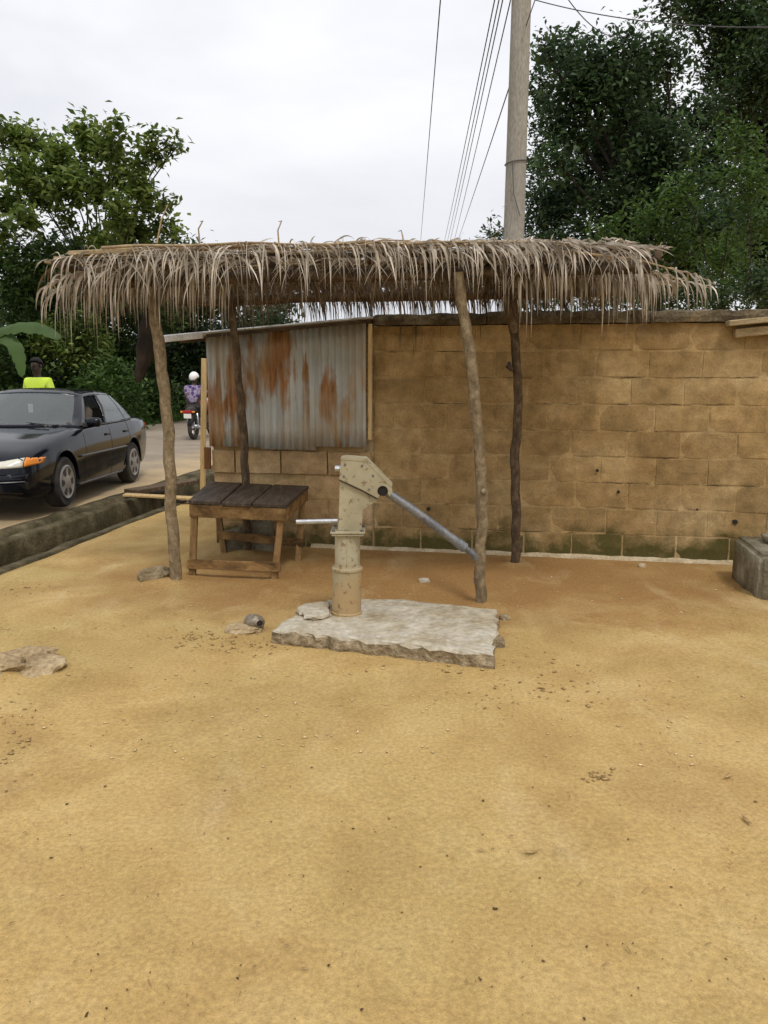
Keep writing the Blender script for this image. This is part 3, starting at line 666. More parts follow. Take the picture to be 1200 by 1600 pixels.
# cover cheeks with the notch for the lever pivot
hc = PP(598, 765); hr = 8.5*PY/FPX
notch = [(hc[0]+hr*math.cos(a), hc[1]+hr*math.sin(a)) for a in np.linspace(math.radians(-25), math.radians(235), 12)]
poly = cover+notch+[PP(590, 775.5), PP(567, 763)]
for sy in (-.066, .066):
    MB().prism(poly, X_, Z_, Y_, (0, PY+sy, 0), .012).build('cover_cheek', MT['pump'], pump)
topc = [PP(*q) for q in ((533, 716.5), (533.2, 714), (539.5, 712.6), (572.5, 714.8), (593, 735.2), (613, 756), (611, 758.5), (591.5, 739), (571.5, 719), (539, 716.5))]
MB().prism(topc, X_, Z_, Y_, (0, PY, 0), .15).build('cover_top', MT['pump'], pump)
inner = [PP(*q) for q in ((534, 745), (536, 719), (570, 720), (600, 752), (586, 770))]
MB().prism(inner, X_, Z_, Y_, (0, PY, 0), .110).build('inner_case', MT['pump'], pump)
MB().prism([PP(598+8*math.cos(k*.5236), 765+8*math.sin(k*.5236)) for k in range(12)], X_, Z_, Y_, (0, PY, 0), .124).build('pivot_hole', MT['hole'], pump)  # dark disc drawn as the open fulcrum hole, its darkness put into the colour
bq = D(527.5, 732, PY); MB().tube([bq+Vector((-.016, 0, 0)), bq+Vector((.03, 0, 0))], [.021, .021], 8).build('bolt', MT['galv'], pump)
for (u, v) in ((540, 724), (566, 726), (538, 742), (583, 741), (577, 762)):
    q = D(u, v, PY); MB().tube([Vector((q.x, PY-.078, q.z)), Vector((q.x, PY-.070, q.z))], [.0065, .008], 6).build('bolt', MT['steel'], pump)
MB().tube([Vector((*PP(531, 748)[:1], PY-.073, PP(531, 748)[1])), Vector((PP(567, 764.5)[0], PY-.073, PP(567, 764.5)[1])), Vector((PP(590, 777)[0], PY-.073, PP(590, 777)[1]))], .0035, 5).build('cover_lip', MT['hole'], pump)
MB().tube([Mx @ Vector((-.0005, -.0805, z)) for z in np.linspace(z892+.03, z830-.02, 8)], .003, 5).build('weld_seam', MT['pump'], pump, True)
h = [D(u, v, PY-.02-.0*0) for u, v in ((596, 763), (612, 774), (650, 800), (690, 829), (722, 853))]
lever = MB().tube(h, [.026, .028, .028, .028, .029], 14).build('lever', MT['steel'], pump, 40)
MB().tube([D(714, 847, PY-.02), D(727, 856.5, PY-.02)], [.0325, .0325], 14).build('collar', MT['steel'], lever, 40)
MB().tube([D(722, 853, PY-.02), D(737, 864, PY-.02), D(742, 868, PY-.02), D(743, 875, PY-.02)], [.022, .021, .021, .018], 12).build('grip', MT['steel'], lever, 40)
s0 = D(528, 814, PY); s1 = D(472, 815, PY)
MB().tube([s0, s0.lerp(s1, .5), D(463, 815.5, PY)], .0155, 12).build('spout', MT['galv'], pump, 50)

# ------------------------------------------------------------------ work table
tf = P(299, 900).lerp(P(430, 903), .5)
tl0 = P(300, 900); tl1 = P(428, 904); tl2 = P(465, 878); tl3 = P(351, 863)
TZ = .615
c0 = D(294, 787, tl0.y-.03); c1 = D(447, 790, tl1.y-.03); c2 = D(481, 757, tl2.y+.06); c3 = D(330, 750, tl3.y+.03)
c0, c1, c2, c3 = [P(u, v, TZ) for u, v in ((295, 782), (446, 788), (481, 759), (329, 752))]
bench = thing('wooden_table', 'low wooden table with a sooty three-plank top left of the pump', 'table', ((c0+c2)/2).to_tuple()[:2]+(0,))
ctr = Vector((bench.location.x, bench.location.y, 0))
def L_(p): return Vector(p)-ctr
edges = [0, .34, .655, 1.0]
for k in range(3):
    g = .006
    a0, a1 = edges[k]+(g if k else -.01), edges[k+1]-(g if k < 2 else -.01)
    q = [c0.lerp(c1, a0), c0.lerp(c1, a1), c3.lerp(c2, a1), c3.lerp(c2, a0)]
    q = [L_(x) for x in q]; dz = R(-.004, .004); ex = R(-.008, .012)
    dd = (q[3]-q[0]).normalized()*ex; q[0] -= dd; q[1] -= dd
    bm = bmesh.new(); vs = [bm.verts.new(x+Vector((0, 0, dz))) for x in q]+[bm.verts.new(x+Vector((0, 0, dz-.032))) for x in q]
    for f in ((0, 1, 2, 3), (7, 6, 5, 4), (0, 4, 5, 1), (1, 5, 6, 2), (2, 6, 7, 3), (3, 7, 4, 0)): bm.faces.new([vs[i] for i in f])
    bmesh.ops.recalc_face_normals(bm, faces=bm.faces); bmesh.ops.bevel(bm, geom=bm.edges[:], offset=.005, segments=1, affect='EDGES')
    me = bpy.data.meshes.new('plank'); bm.to_mesh(me); bm.free(); me.materials.append(MT['top']); link('plank', me, bench)
def inset(p, k): return p+(Vector((ctr.x, ctr.y, p.z))-p)*k
ap = [inset(c, .03) for c in (c0, c1, c2, c3)]
for i in range(4):
    a, b = L_(ap[i]), L_(ap[(i+1) % 4]); a.z = b.z = TZ-.032-.052
    d = (b-a).normalized()*(.012 if i % 2 else -.012)
    MB().bar(a+d, b-d, .022, .10, (0, 0, 1), .003).build('apron_board', MT['bench'], bench)
lt = [inset(c, .09) for c in (c0, c1, c2, c3)]
legs = []
for top_, ft in zip(lt, (tl0, tl1, tl2, tl3)):
    a = L_(ft); b = L_(top_); b.z = TZ-.036; a.z = -.04; legs.append((a, b))
    MB().bar(a, b, .052, .045, (0, 1, 0), .004).build('leg', MT['benchleg'], bench)
def at_leg(i, z): a, b = legs[i]; f = (z-a.z)/(b.z-a.z); return a.lerp(b, f)
for i, j, z, dy in ((0, 1, .105, -.033), (3, 2, .155, -.034)):
    a, b = at_leg(i, z), at_leg(j, z); d = (b-a).normalized()*.04; off = Vector((0, dy, 0))
    MB().bar(a-d+off, b+d+off, .02, .075, (0, 0, 1), .003).build('stretcher', MT['bench'], bench)

# ------------------------------------------------------------------ stones and small things
def rock(name, pts_uv, h, label, cat, mat, z=0, seed=1, lump=.25, depth=None):
    random.seed(seed)
    c = P(*pts_uv[0], z); ex = (P(*pts_uv[1], z)-P(*pts_uv[2], z)).length/2
    bm = bmesh.new(); bmesh.ops.create_icosphere(bm, subdivisions=4, radius=1)
    for q in bm.verts:
        s = 1+lump*nz3(q.co.x, q.co.y, q.co.z+seed*7.3, 1.6)+lump*.55*nz3(q.co.x, q.co.y, q.co.z+seed, 3.2)+lump*.25*nz3(q.co.x, q.co.y, q.co.z+seed, 7)
        e = q.co*s; e = Vector([math.copysign(abs(t)**.75, t) for t in e])
        q.co = Vector((e.x*ex, e.y*(depth or ex*.6), e.z*h))
    me = bpy.data.meshes.new(name); bm.to_mesh(me); bm.free(); me.materials.append(mat)
    for pl in me.polygons: pl.use_smooth = True
    me.set_sharp_from_angle(angle=math.radians(28))
    return tag(link(name, me, None, c), label, cat)
r1 = rock('stone', ((243, 906), (217, 912), (270, 912)), .10, 'rough grey stone against the foot of the left shelter pole', 'stone', MT['stone'], 0, 3, .35, .13)
r2 = rock('flat_stone', ((382, 984), (350, 984), (412, 984)), .035, 'flat pale stone beside the slab under the dented can', 'stone', MT['mound'], 0, 5, .3, .09)
r3 = rock('earth_mound', ((5, 1050), (-75, 1048), (85, 1048)), .105, 'rough clay lump at the left edge of the yard', 'mound', MT['mound'], -.01, 8, .6, .20)
r5 = rock('small_stone', ((663, 907), (655, 907), (672, 907)), .02, 'small white stone on the reddish earth behind the slab', 'stone', MT['slab'], .01, 9, .3)
r6 = rock('small_stone', ((1003, 884), (998, 884), (1010, 884)), .022, 'small pale stone at the foot of the wall', 'stone', MT['footing'], .01, 12, .3)
r7 = rock('concrete_lump', ((788, 966), (780, 966), (797, 966)), .025, 'broken concrete lump off the right edge of the slab', 'stone', MT['slabside'], .01, 14, .4)
r8 = rock('concrete_lump', ((779, 1008), (769, 1008), (789, 1008)), .05, 'concrete lump at the near right corner of the slab', 'stone', MT['slabside'], .01, 17, .4)
# wedge of concrete behind the table
q = [P(342, 862), P(425, 862)]; q0 = q[0]; wdt = (q[1]-q[0]).length
MB().prism([(0, -.02), (wdt, -.02), (wdt*.98, .36), (wdt*.72, .30), (wdt*.33, .20), (wdt*.06, .16)], (1, 0, 0), (0, 0, 1), (0, 1, 0), q0+Vector((0, .12, 0)), .13).build('o', MT['cblock'])
wedge = bpy.context.scene.objects[-1] if False else bpy.data.objects['o']; wedge.name = 'concrete_wedge'
tag(wedge, 'sloping dark concrete chunk on the ground behind the wooden table', 'concrete')
# dented can
can = thing('dented_can', 'crushed dull tin can lying by the left end of the slab', 'can', P(398, 972, .045), -1.0)
Mc = Matrix.Rotation(math.radians(80), 4, 'Y') @ Matrix.Rotation(.3, 4, 'Z')
mb = MB(); prof = [(.018, -.075), (.05, -.07), (.06, -.05), (.062, .0), (.058, .04), (.046, .06), (.03, .068), (.028, .085), (.022, .085), (.02, .05)]
mb.lathe(prof, 18, Mc); mb.v = [(x*(1+.15*nz3(x*20, y*20, z*20)), y*.9, z*.78*(1+.22*nz3(x*14, y*14, 3))) for x, y, z in mb.v]
mb.build('body', MT['can'], can, True)
MB().lathe([(.019, .0), (.019, .002)], 12, Mc @ Matrix.Translation((0, 0, .082))).build('mouth', MT['hole'], can)
# timber post and board by the drain
a = P(316, 784); top = D(319, 560, a.y)
tag(MB().bar(a+Vector((0, 0, -.1)), top, .062, .055, (0, 1, 0), .004).build('timber_post', MT['batten']), 'slim pale sawn timber post standing left of the kiosk', 'post')
# planks over the drain
pa, pb_ = P(196, 772, .11), P(302, 776, .06)
for k, (u0, v0, u1, v1, th, lab) in enumerate(((194, 773, 312, 779, .025, 'thin pale plank laid across the open drain'), (205, 768, 300, 752, .05, 'dark old board lying along the drain behind the pale plank'))):
    a, b = P(u0, v0, .11), P(u1, v1, .055 if k == 0 else .10)
    tag(MB().bar(a, b, .17 if k == 0 else .25, th, (0, 0, 1), .004).build('drain_plank', MT['batten'] if k == 0 else MT['poled']), lab, 'plank')
# concrete trough at the right edge with slabs on it
ca, cb = P(1183, 938), P(1142, 900); ax = (cb-ca).normalized(); ay = Vector((ax.y, -ax.x, 0)).normalized()
LL = (cb-ca).length; HH = .335
tr = thing('concrete_block', 'big grey weathered concrete block at the right edge before the wall', 'block', ca, math.atan2(ax.y, ax.x))
bm = bmesh.new(); bmesh.ops.create_cube(bm, size=1)
for q in bm.verts: q.co = Vector(((q.co.x+.5)*LL, (q.co.y-.5)*.95, (q.co.z+.5)*(HH+.06)-.06))
bmesh.ops.bevel(bm, geom=bm.edges[:], offset=.03, segments=3, affect='EDGES')
bmesh.ops.subdivide_edges(bm, edges=bm.edges[:], cuts=3, use_grid_fill=True)
for q in bm.verts: q.co += Vector((nz3(*q.co, 6), nz3(q.co.y, q.co.x, 5, 6), nz3(q.co.z, q.co.x, 9, 5)))*.014
me = bpy.data.meshes.new('body'); bm.to_mesh(me); bm.free(); me.materials.append(MT['cblock'])
for pl in me.polygons: pl.use_smooth = True
link('body', me, tr)
for k, (x, y, z, sx, sy, sz, lab) in enumerate(((.42, -.42, HH+.035, .26, .24, .036, 'flat grey stone lying on the concrete block at the right edge'), (.50, -.52, HH+.105, .20, .2, .038, 'upper greyish stone stacked on the flat stone on the concrete block'))):
    random.seed(40+k); bm = bmesh.new(); bmesh.ops.create_icosphere(bm, subdivisions=3, radius=1)
    for q in bm.verts:
        e = Vector([math.copysign(abs(t)**.6, t) for t in q.co*(1+.2*nz3(*q.co, 1.5))]); q.co = Vector((e.x*sx, e.y*sy, e.z*sz))
    me = bpy.data.meshes.new('flat_stone'); bm.to_mesh(me); bm.free(); me.materials.append(MT['cblock'])
    for pl in me.polygons: pl.use_smooth = True
    wp = ca+ax*x+Vector((-ax.y, ax.x, 0))*y; tag(link('flat_stone', me, None, (wp.x, wp.y, z), (0, 0, .3+k)), lab, 'stone')
# old planks fixed against the wall top at the right
for k, (u0, v0, u1, v1, hh, dp, lab) in enumerate(((1126, 507, 1230, 497, .045, .16, 'upper rough grey plank against the top right of the wall'), (1140, 522, 1230, 512, .07, .09, 'lower thicker plank under the grey one at the top right of the wall'))):
    t0_, z0_ = wall_pt(u0, v0); t1_, z1_ = wall_pt(u1, v1); o_ = WN*(dp/2+.012)
    A_, B_ = WA+WD*t0_+o_, WA+WD*t1_+o_; A_.z, B_.z = z0_, z1_
    tag(MB().bar(A_, B_, dp, hh, (0, 0, 1), .006).build('wall_plank', MT['oldplank']), lab, 'plank')
# dark cloth hanging under the left eaves
random.seed(3)
hx = D(222, 490, 6.3); mb = MB(); n = 14
for i in range(n):
    f = i/(n-1); c = D(226+9*math.sin(f*3.3+.6)-4*f, 488+108*f, 6.3); w_ = .012+.085*math.sin(math.pi*min(1, f*.9+.08))**.7*(1-.25*f); m = 14
    for k in range(m):
        a = 2*math.pi*k/m; rr = w_*(1+.32*math.sin(k*2.7+f*5)+.3*nz3(k*.9, f*7, 1))*.85
        mb.v.append((c.x+rr*math.cos(a), c.y+rr*.6*math.sin(a), c.z))
for i in range(n-1):
    for k in range(14): mb.f.append((i*14+k, i*14+(k+1) % 14, (i+1)*14+(k+1) % 14, (i+1)*14+k))
mb.f += [tuple(range(14)), tuple((n-1)*14+k for k in range(14))]
tag(mb.build('hanging_cloth', plain('dark_cloth', (.022, .018, .016), .95), None, True), 'dark limp cloth hanging under the left eaves beside the pole', 'cloth')

# pebbles and crumbs on the yard
def scatter(name, n, area, size, mat, label, cat, clump=None, flat=.5):
    bmv = np.array([(1, 0, 0), (-.8, .5, 0), (-.6, -.8, 0), (.1, .1, .9), (.4, .9, -.1), (.1, -.2, -.7)]); bf = np.array([(0, 4, 3), (4, 1, 3), (1, 2, 3), (2, 0, 3), (4, 0, 5), (1, 4, 5), (2, 1, 5), (0, 2, 5)])
    V = []; F = []
    for k in range(n):
        u, v = rng.uniform(area[0], area[2]), area[1]+(area[3]-area[1])*rng.uniform()**1.0
        if clump is not None:
            c = clump[rng.integers(len(clump))]; u = c[0]+rng.normal()*c[2]; v = c[1]+rng.normal()*c[3]
        p = P(u, v); 
        if p.x < edge_x(p.y)+.15: continue
        s = rng.uniform(*size)*rng.choice([.6, .8, 1, 1.5]); a = rng.uniform(0, 6.28)
        q = bmv*np.array([s*rng.uniform(.7, 1.5), s*rng.uniform(.6, 1.1), s*flat]); ca_, sa = math.cos(a), math.sin(a)
        q = np.stack([q[:, 0]*ca_-q[:, 1]*sa+p.x, q[:, 0]*sa+q[:, 1]*ca_+p.y, q[:, 2]+ground_h(p.x, p.y, 1)+s*flat*.25], 1)
        F.append(bf+len(V)*6); V.append(q)
    tag(link(name, np_mesh(name, np.concatenate(V), np.concatenate(F), mat)), label, cat, kind='stuff')
scatter('pebbles', 230, (0, 960, 1200, 1600), (.0025, .0050), MT['pebble'], 'tiny dark pebbles strewn over the yard', 'pebbles')
scatter('soil_crumbs', 420, (0, 900, 1200, 1200), (.004, .009), MT['bit'], 'pale crumbs of dry earth scattered on the yard', 'crumbs', None, .35)
scatter('clods', 420, (0, 0, 0, 0), (.004, .011), MT['clod'], 'broken clods of earth in rough patches of the yard', 'clods',
        [(310, 1000, 25, 6), (360, 1005, 40, 8), (940, 1215, 15, 5), (890, 1060, 60, 25), (830, 1080, 70, 20), (40, 920, 40, 8), (320, 995, 40, 10), (700, 1040, 120, 8), (400, 1010, 40, 8), (20, 1150, 20, 40)], .3)
def straws():
    V = []; F = []
    for k in range(110):
        p = P(rng.uniform(0, 1200), 930+640*rng.uniform()**1.3); L = rng.uniform(.004, .014); wd = rng.uniform(.001, .0025); a = rng.uniform(0, 3.14); c, s = math.cos(a), math.sin(a)
        if p.x < edge_x(p.y)+.15: continue
        z = ground_h(p.x, p.y, 1)+.004
        V.append(np.array([(p.x-c*L-s*wd, p.y-s*L+c*wd, z), (p.x-c*L+s*wd, p.y-s*L-c*wd, z), (p.x+c*L+s*wd, p.y+s*L-c*wd, z+.003), (p.x+c*L-s*wd, p.y+s*L+c*wd, z+.003), (p.x, p.y, z+.007)]))
        F.append(np.array([(0, 1, 4), (1, 2, 4), (2, 3, 4), (3, 0, 4)])+5*(len(V)-1))
    tag(link('straw_bits', np_mesh('straw_bits', np.concatenate(V), np.concatenate(F), MT['clod'])), 'short bits of dry straw lying on the yard', 'straw', kind='stuff')
straws()

for k, (u, v, a, L, lab) in enumerate(((1138, 1216, .75, .035, 'short brown leaf scrap at the right of the yard'), (1166, 1285, 1.7, .032, 'small dark leaf scrap nearest the right picture edge'), (830, 1332, .1, .03, 'thin dry leaf scrap lying in the middle right of the yard'))):
    p = P(u, v); c_, s_ = math.cos(a), math.sin(a); mb = MB(); n = 7
    for i in range(n):
        f = i/(n-1)*2-1; w_ = .007*(1-f*f)+.0006; x, y = p.x+c_*f*L, p.y+s_*f*L; z = ground_h(x, y, 1)+.006+.004*f*f
        mb.v += [(x-s_*w_, y+c_*w_, z), (x, y, z+.003), (x+s_*w_, y-c_*w_, z)]
    for i in range(n-1):
        for j in range(2): mb.f.append((i*3+j, i*3+j+1, i*3+j+4, i*3+j+3))
    o = tag(mb.build('dry_leaf', MT['clod'], None, True), lab, 'leaf'); o.modifiers.new('s', 'SOLIDIFY').thickness = .001
# ------------------------------------------------------------------ utility poles and wires
uy = 12.0; ub = D(799, 485, uy); ut = D(815, -10, uy); d_ = (ut-ub)/(ut.z-ub.z)
ubase = ub+d_*(-.1-ub.z); utop = ub+d_*(8.8-ub.z)
up = thing('utility_pole', 'tall grey concrete utility pole rising behind the block wall', 'pole', (0, 0, 0))
MB().tube([ubase.lerp(utop, k/10) for k in range(11)], [.165-.0042*k for k in range(11)], 18).build('shaft', MT['concpole'], up, 40)
zc = D(807, 255, uy).z; bc = ub+d_*(zc-ub.z)
MB().tube([bc+Vector((math.cos(a)*.158, math.sin(a)*.158, .02*math.cos(a))) for a in np.linspace(0, 6.283, 22)], .008, 5).build('wire_band', MT['wire'], up)
MB().bar(utop+Vector((-.95, -.17, -.25)), utop+Vector((.95, -.17, -.25)), .09, .09, (0, 0, 1), .005).build('crossarm', MT['steel'], up)
MB().tube([bc+Vector((-.08, -.16, 0)), bc+Vector((-.05, -.175, -.45)), bc+Vector((.05, -.18, -.75))], .006, 5).build('loose_wire', MT['wire'], up)
fy = 58.0; fb = D(676, 600, fy); ftz = D(676, 428, fy).z
fp = thing('utility_pole', 'distant slim utility pole far behind the thatched roof', 'pole', (fb.x, fy, -.2))
MB().tube([(0, 0, 0), (0, 0, ftz+.2)], [.16, .11], 10).build('shaft', MT['concpole'], fp, True)
MB().bar((-.9, -.1, ftz), (.9, -.1, ftz), .09, .09).build('crossarm', MT['steel'], fp)
def wire(a, b, sag, lab, r=.011):
    a, b = Vector(a), Vector(b); pts = [a.lerp(b, k/24)-Vector((0, 0, sag*4*(k/24)*(1-k/24))) for k in range(25)]
    tag(MB().tube(pts, r, 5).build('power_line', MT['wire']), lab, 'wire', 'overhead lines')
F0 = Vector((fb.x, fy-.1, ftz))
def ext(u0, v0, u1, v1, y0, sag, lab, r=.011, xo=0):    # a line seen from (u0,v0) at depth y0 to the far pole
    wire(D(u0, v0, y0), D(u1, v1, fy), sag, lab, r)
ext(693, -60, 655, 404, 11.0, .0, 'single power line left of the others above the thatch', .010)
ext(781, -40, 690, 396, 11.7, .12, 'leftmost line of the bundle of power lines beside the pole', .010)
ext(788, -40, 694, 398, 11.75, .12, 'second line of the bundle of power lines beside the pole', .010)
ext(794, -40, 698, 398, 11.8, .12, 'third line of the bundle of power lines beside the pole', .010)
ext(807, -40, 704, 398, 11.85, .10, 'fourth line of the bundle of power lines nearest the pole top', .010)
ext(801, 120, 711, 388, 11.95, .06, 'low power line leaving the pole below the bundle', .010)
wire(D(836, 0, 11.9), D(1260, 41, 9.5), .12, 'thin wire running right from the pole across the trees', .007)
wire(D(822, 40, 11.9), D(850, -40, 10.5), .0, 'short wire rising right from the pole at the top of the picture', .007)
wire(D(875, -20, 12.5), D(985, 55, 16), .25, 'loose wire slanting down into the crown of the right tree', .008)

# ------------------------------------------------------------------ trees and bushes
def leaves_np(centres, radii, counts, size, droop=.2, shell=.0, clump=14, cr=.22):
    """leaf clumps spread through blobs: every leaf a folded diamond of two faces"""
    pts = []
    for c, r, n in zip(centres, radii, counts):
        k = max(1, int(n/clump)); d = rng.normal(size=(k, 3)); d /= np.linalg.norm(d, axis=1)[:, None]
        rr = r*(shell+(1-shell)*rng.uniform(size=k)**.5); cc = np.array(c)+d*(rr*(1+.25*rng.normal(size=k)))[:, None]*np.array([1, 1, .88])
        q = np.repeat(cc, clump, 0); q = q+rng.normal(size=q.shape)*cr; pts.append(q)
    p = np.concatenate(pts); n = len(p); L = size*rng.uniform(.65, 1.35, n)
    a = rng.uniform(0, 2*np.pi, n); el = rng.normal(-droop, .5, n)
    d = np.stack([np.cos(a)*np.cos(el), np.sin(a)*np.cos(el), np.sin(el)], 1)
    s = np.cross(d, np.stack([rng.normal(0, .5, n), rng.normal(0, .5, n), np.ones(n)], 1)); s /= np.linalg.norm(s, axis=1)[:, None]
    w_ = L*.24; up_ = np.cross(s, d)
    b = p-d*(L/2)[:, None]; t = p+d*(L/2)[:, None]; m = p-d*(L*.05)[:, None]
    l = m-s*w_[:, None]+up_*(w_*.35)[:, None]; r = m+s*w_[:, None]+up_*(w_*.35)[:, None]
    v = np.stack([b, l, t, r], 1).reshape(-1, 3); i = np.arange(n)*4
    f = np.concatenate([np.stack([i, i+2, i+1], 1), np.stack([i, i+3, i+2], 1)]); return v, f
def tree(name, label, cat, base, blobs, y, dy, leaf, size, mat, dens, trunk_r, fork, clump=14, cr=.22, group=None, limb=True, shell=0.0, rk=1.0):
    C = []; Rr = []; N = []
    for (u, v, r) in blobs:
        yy = y+rng.uniform(-dy, dy); c = D(u, v, yy); rr = r*yy/FPX*.9*rk
        C.append(c); Rr.append(rr); N.append(int(dens*(rr**2.2)))
    t = thing(name, label, cat, base, 0, group); B = Vector(base)
    v, f = leaves_np([tuple(c-B) for c in C], Rr, N, size, clump=clump, cr=cr, shell=shell)
    tr = MB(); fk = Vector((B.x, y, 0)).lerp(Vector((B.x, y, 0)), 0); fk = Vector((B.x+.2, B.y, fork)) - B
    tr.tube([Vector((0, 0, -.15)), Vector((.03, .02, fork*.3)), Vector((-.04, .03, fork*.65)), fk], [trunk_r*1.25, trunk_r, trunk_r*.85, trunk_r*.75], 9)
    tro = tr.build('trunk', MT['bark'], t, True)
    if limb:
        for c, rr in zip(C, Rr):
            e = c-B; m1 = fk.lerp(e, .35)+Vector((R(-.2, .2), R(-.2, .2), .12*(e-fk).length)); m2 = fk.lerp(e, .75)+Vector((R(-.12, .12), R(-.12, .12), .06*(e-fk).length)); r0 = trunk_r*R(.13, .24)
            lb = MB().tube([fk+Vector((0, 0, -.1)), m1, m2, e+Vector((0, 0, rr*.3))], [r0, r0*.75, r0*.5, r0*.15], 6)
            for k in range(4):
                dvec = Vector((R(-1, 1), R(-1, 1), R(-.3, 1))).normalized()*rr*R(.7, 1.05)
                lb.tube([m2.lerp(e, R(0, .9)), e+dvec*.5+Vector((0, 0, .05)), e+dvec], [r0*.26, r0*.15, r0*.05], 5)
            lb.build('limb', MT['bark'], tro, True)
    link('crown', np_mesh('crown', v, f, mat), t); return t
random.seed(11)
tb = D(1010, 500, 16.5); tb.z = 0
tree('broadleaf_tree', 'big dark broadleaf tree behind the wall right of the utility pole', 'tree', tb,
     [(880, 90, 40), (905, 130, 55), (960, 150, 60), (985, 70, 34), (1040, 95, 38), (945, 110, 35), (1000, 120, 45), (880, 200, 50), (950, 230, 70), (1030, 240, 70), (900, 300, 62), (980, 330, 75),
      (1060, 330, 70), (850, 165, 26), (855, 330, 50), (840, 262, 20), (890, 400, 62), (970, 420, 70), (1060, 420, 70), (1110, 260, 55), (1120, 360, 65), (865, 255, 32), (845, 395, 40), (1090, 180, 40), (1020, 180, 45), (850, 75, 20), (840, 125, 16), (930, 70, 18)],
     16.5, 1.6, None, .125, MT['leaf_deep'], 5200, .24, 3.0, 26, .15)
tb = D(1190, 500, 19); tb.z = 0
tree('broadleaf_tree', 'tall dark tree filling the top right corner behind the others', 'tree', tb,
     [(1060, 5, 26), (1110, 20, 45), (1160, 50, 60), (1210, 40, 60), (1130, 100, 45), (1190, 130, 65), (1150, 190, 60), (1210, 230, 60), (1190, 310, 70), (1240, 140, 70), (1075, 25, 18), (1230, 330, 70), (1160, 400, 60), (1220, 430, 60), (1110, -25, 40), (1190, -40, 60), (1240, -60, 70)],
     19, 1.6, None, .13, MT['leaf_dark'], 4600, .24, 3.5, 26, .16)
tb = D(1120, 500, 12.5); tb.z = 0
tree('leafy_shrub', 'lighter green shrub with feathery top just behind the wall at right', 'shrub', tb,
     [(1150, 225, 42), (1170, 275, 45), (1065, 300, 40), (1020, 340, 40), (950, 370, 36), (1130, 410, 45), (1060, 380, 50), (1180, 350, 45), (1000, 410, 45), (1110, 460, 45), (930, 420, 40), (1190, 440, 40)],
     12.5, .9, None, .085, MT['leaf_light'], 5200, .07, 1.2, 24, .10)
tb = D(1010, 520, 10.5); tb.z = 0
tree('dark_hedge', 'low dark hedge showing between the thatch and the top of the wall', 'hedge', tb,
     [(840, 470, 34), (880, 455, 36), (930, 465, 40), (980, 450, 42), (1030, 465, 40), (1080, 455, 42), (1130, 465, 40), (1180, 455, 42), (1220, 470, 40)], 10.5, .5, None, .08, MT['leaf_dark'], 6500, .05, .6, 24, .09, None, False)
tb = D(776, 480, 17); tb.z = 0
tree('small_tree', 'small leafy treetop peeping out left of the utility pole', 'tree', tb,
     [(775, 372, 16), (765, 355, 8), (785, 392, 16), (800, 360, 20), (822, 400, 24), (790, 425, 22), (818, 350, 16)], 17, .3, None, .11, MT['leaf_deep'], 5600, .05, 2.2, 20, .09)
# left: large-leaved tree over the road
tb = D(150, 480, 29.5); tb.z = .2
tree('large_leaved_tree', 'spreading tree with big leaves and open dark limbs at the left', 'tree', tb,
     [(18, 215, 30), (55, 225, 35), (30, 270, 42), (85, 265, 38), (125, 208, 26), (150, 225, 30), (178, 205, 22), (178, 240, 26), (110, 295, 38), (60, 300, 35), (15, 320, 32), (150, 290, 36), (195, 275, 30), (232, 228, 24),
      (265, 228, 15), (282, 222, 8), (250, 245, 15), (215, 300, 32), (215, 260, 15), (180, 335, 34), (232, 330, 24), (262, 318, 15), (255, 355, 24), (280, 362, 12), (210, 365, 34), (100, 345, 20), (40, 350, 26), (238, 285, 12), (5, 365, 25), (150, 370, 26), (90, 245, 22), (120, 250, 22)],
     25, 1.2, None, .25, MT['leaf_mid'], 2300, .20, 3.2, 34, .18, None, True, .15, .80)
def bush(u, v, blobs, y, dy, size, mat, dens, label, cat='bush', clump=12, cr=.2, name='bush'):
    b = D(u, v, y); b.z = .25
    return tree(name, label, cat, b, blobs, y, dy, None, size, mat, dens, .06, .5, clump, cr, limb=False)
bush(60, 600, [(10, 400, 40), (60, 410, 45), (110, 415, 45), (30, 460, 50), (90, 470, 50), (20, 530, 50), (80, 540, 55), (40, 600, 50), (110, 600, 50), (0, 590, 40)], 27, 1.0, .2, MT['leaf_bush'], 1700, 'dark tangled bush behind the car at the far left', cr=.22)
bush(180, 600, [(160, 405, 40), (210, 415, 40), (250, 420, 40), (150, 460, 45), (200, 480, 45), (250, 490, 45), (150, 540, 50), (210, 560, 50), (190, 610, 45), (240, 620, 45)], 28, 1.0, .19, MT['leaf_bush'], 1700, 'dark roadside bush under the left end of the thatch')
bush(300, 600, [(290, 430, 40), (330, 470, 45), (280, 500, 45), (300, 560, 50), (260, 570, 45), (340, 540, 45), (310, 620, 45), (270, 630, 40), (350, 600, 45), (390, 520, 40), (380, 450, 25), (430, 500, 24)], 31, 1.0, .19, MT['leaf_dark'], 1700, 'dark bush behind the motorcyclist left of the kiosk')
bush(170, 620, [(165, 590, 26), (190, 580, 22), (200, 610, 26), (140, 600, 20), (175, 625, 28), (210, 640, 20), (150, 575, 14)], 24, .5, .17, MT['leaf_light'], 2400, 'bright green leafy bush just behind the roof of the car')
bush(110, 560, [(95, 520, 30), (130, 510, 28), (150, 540, 30), (110, 550, 30), (70, 530, 22)], 25.5, .5, .19, MT['leaf_mid'], 1900, 'mid green bush behind the car left of the shelter pole')
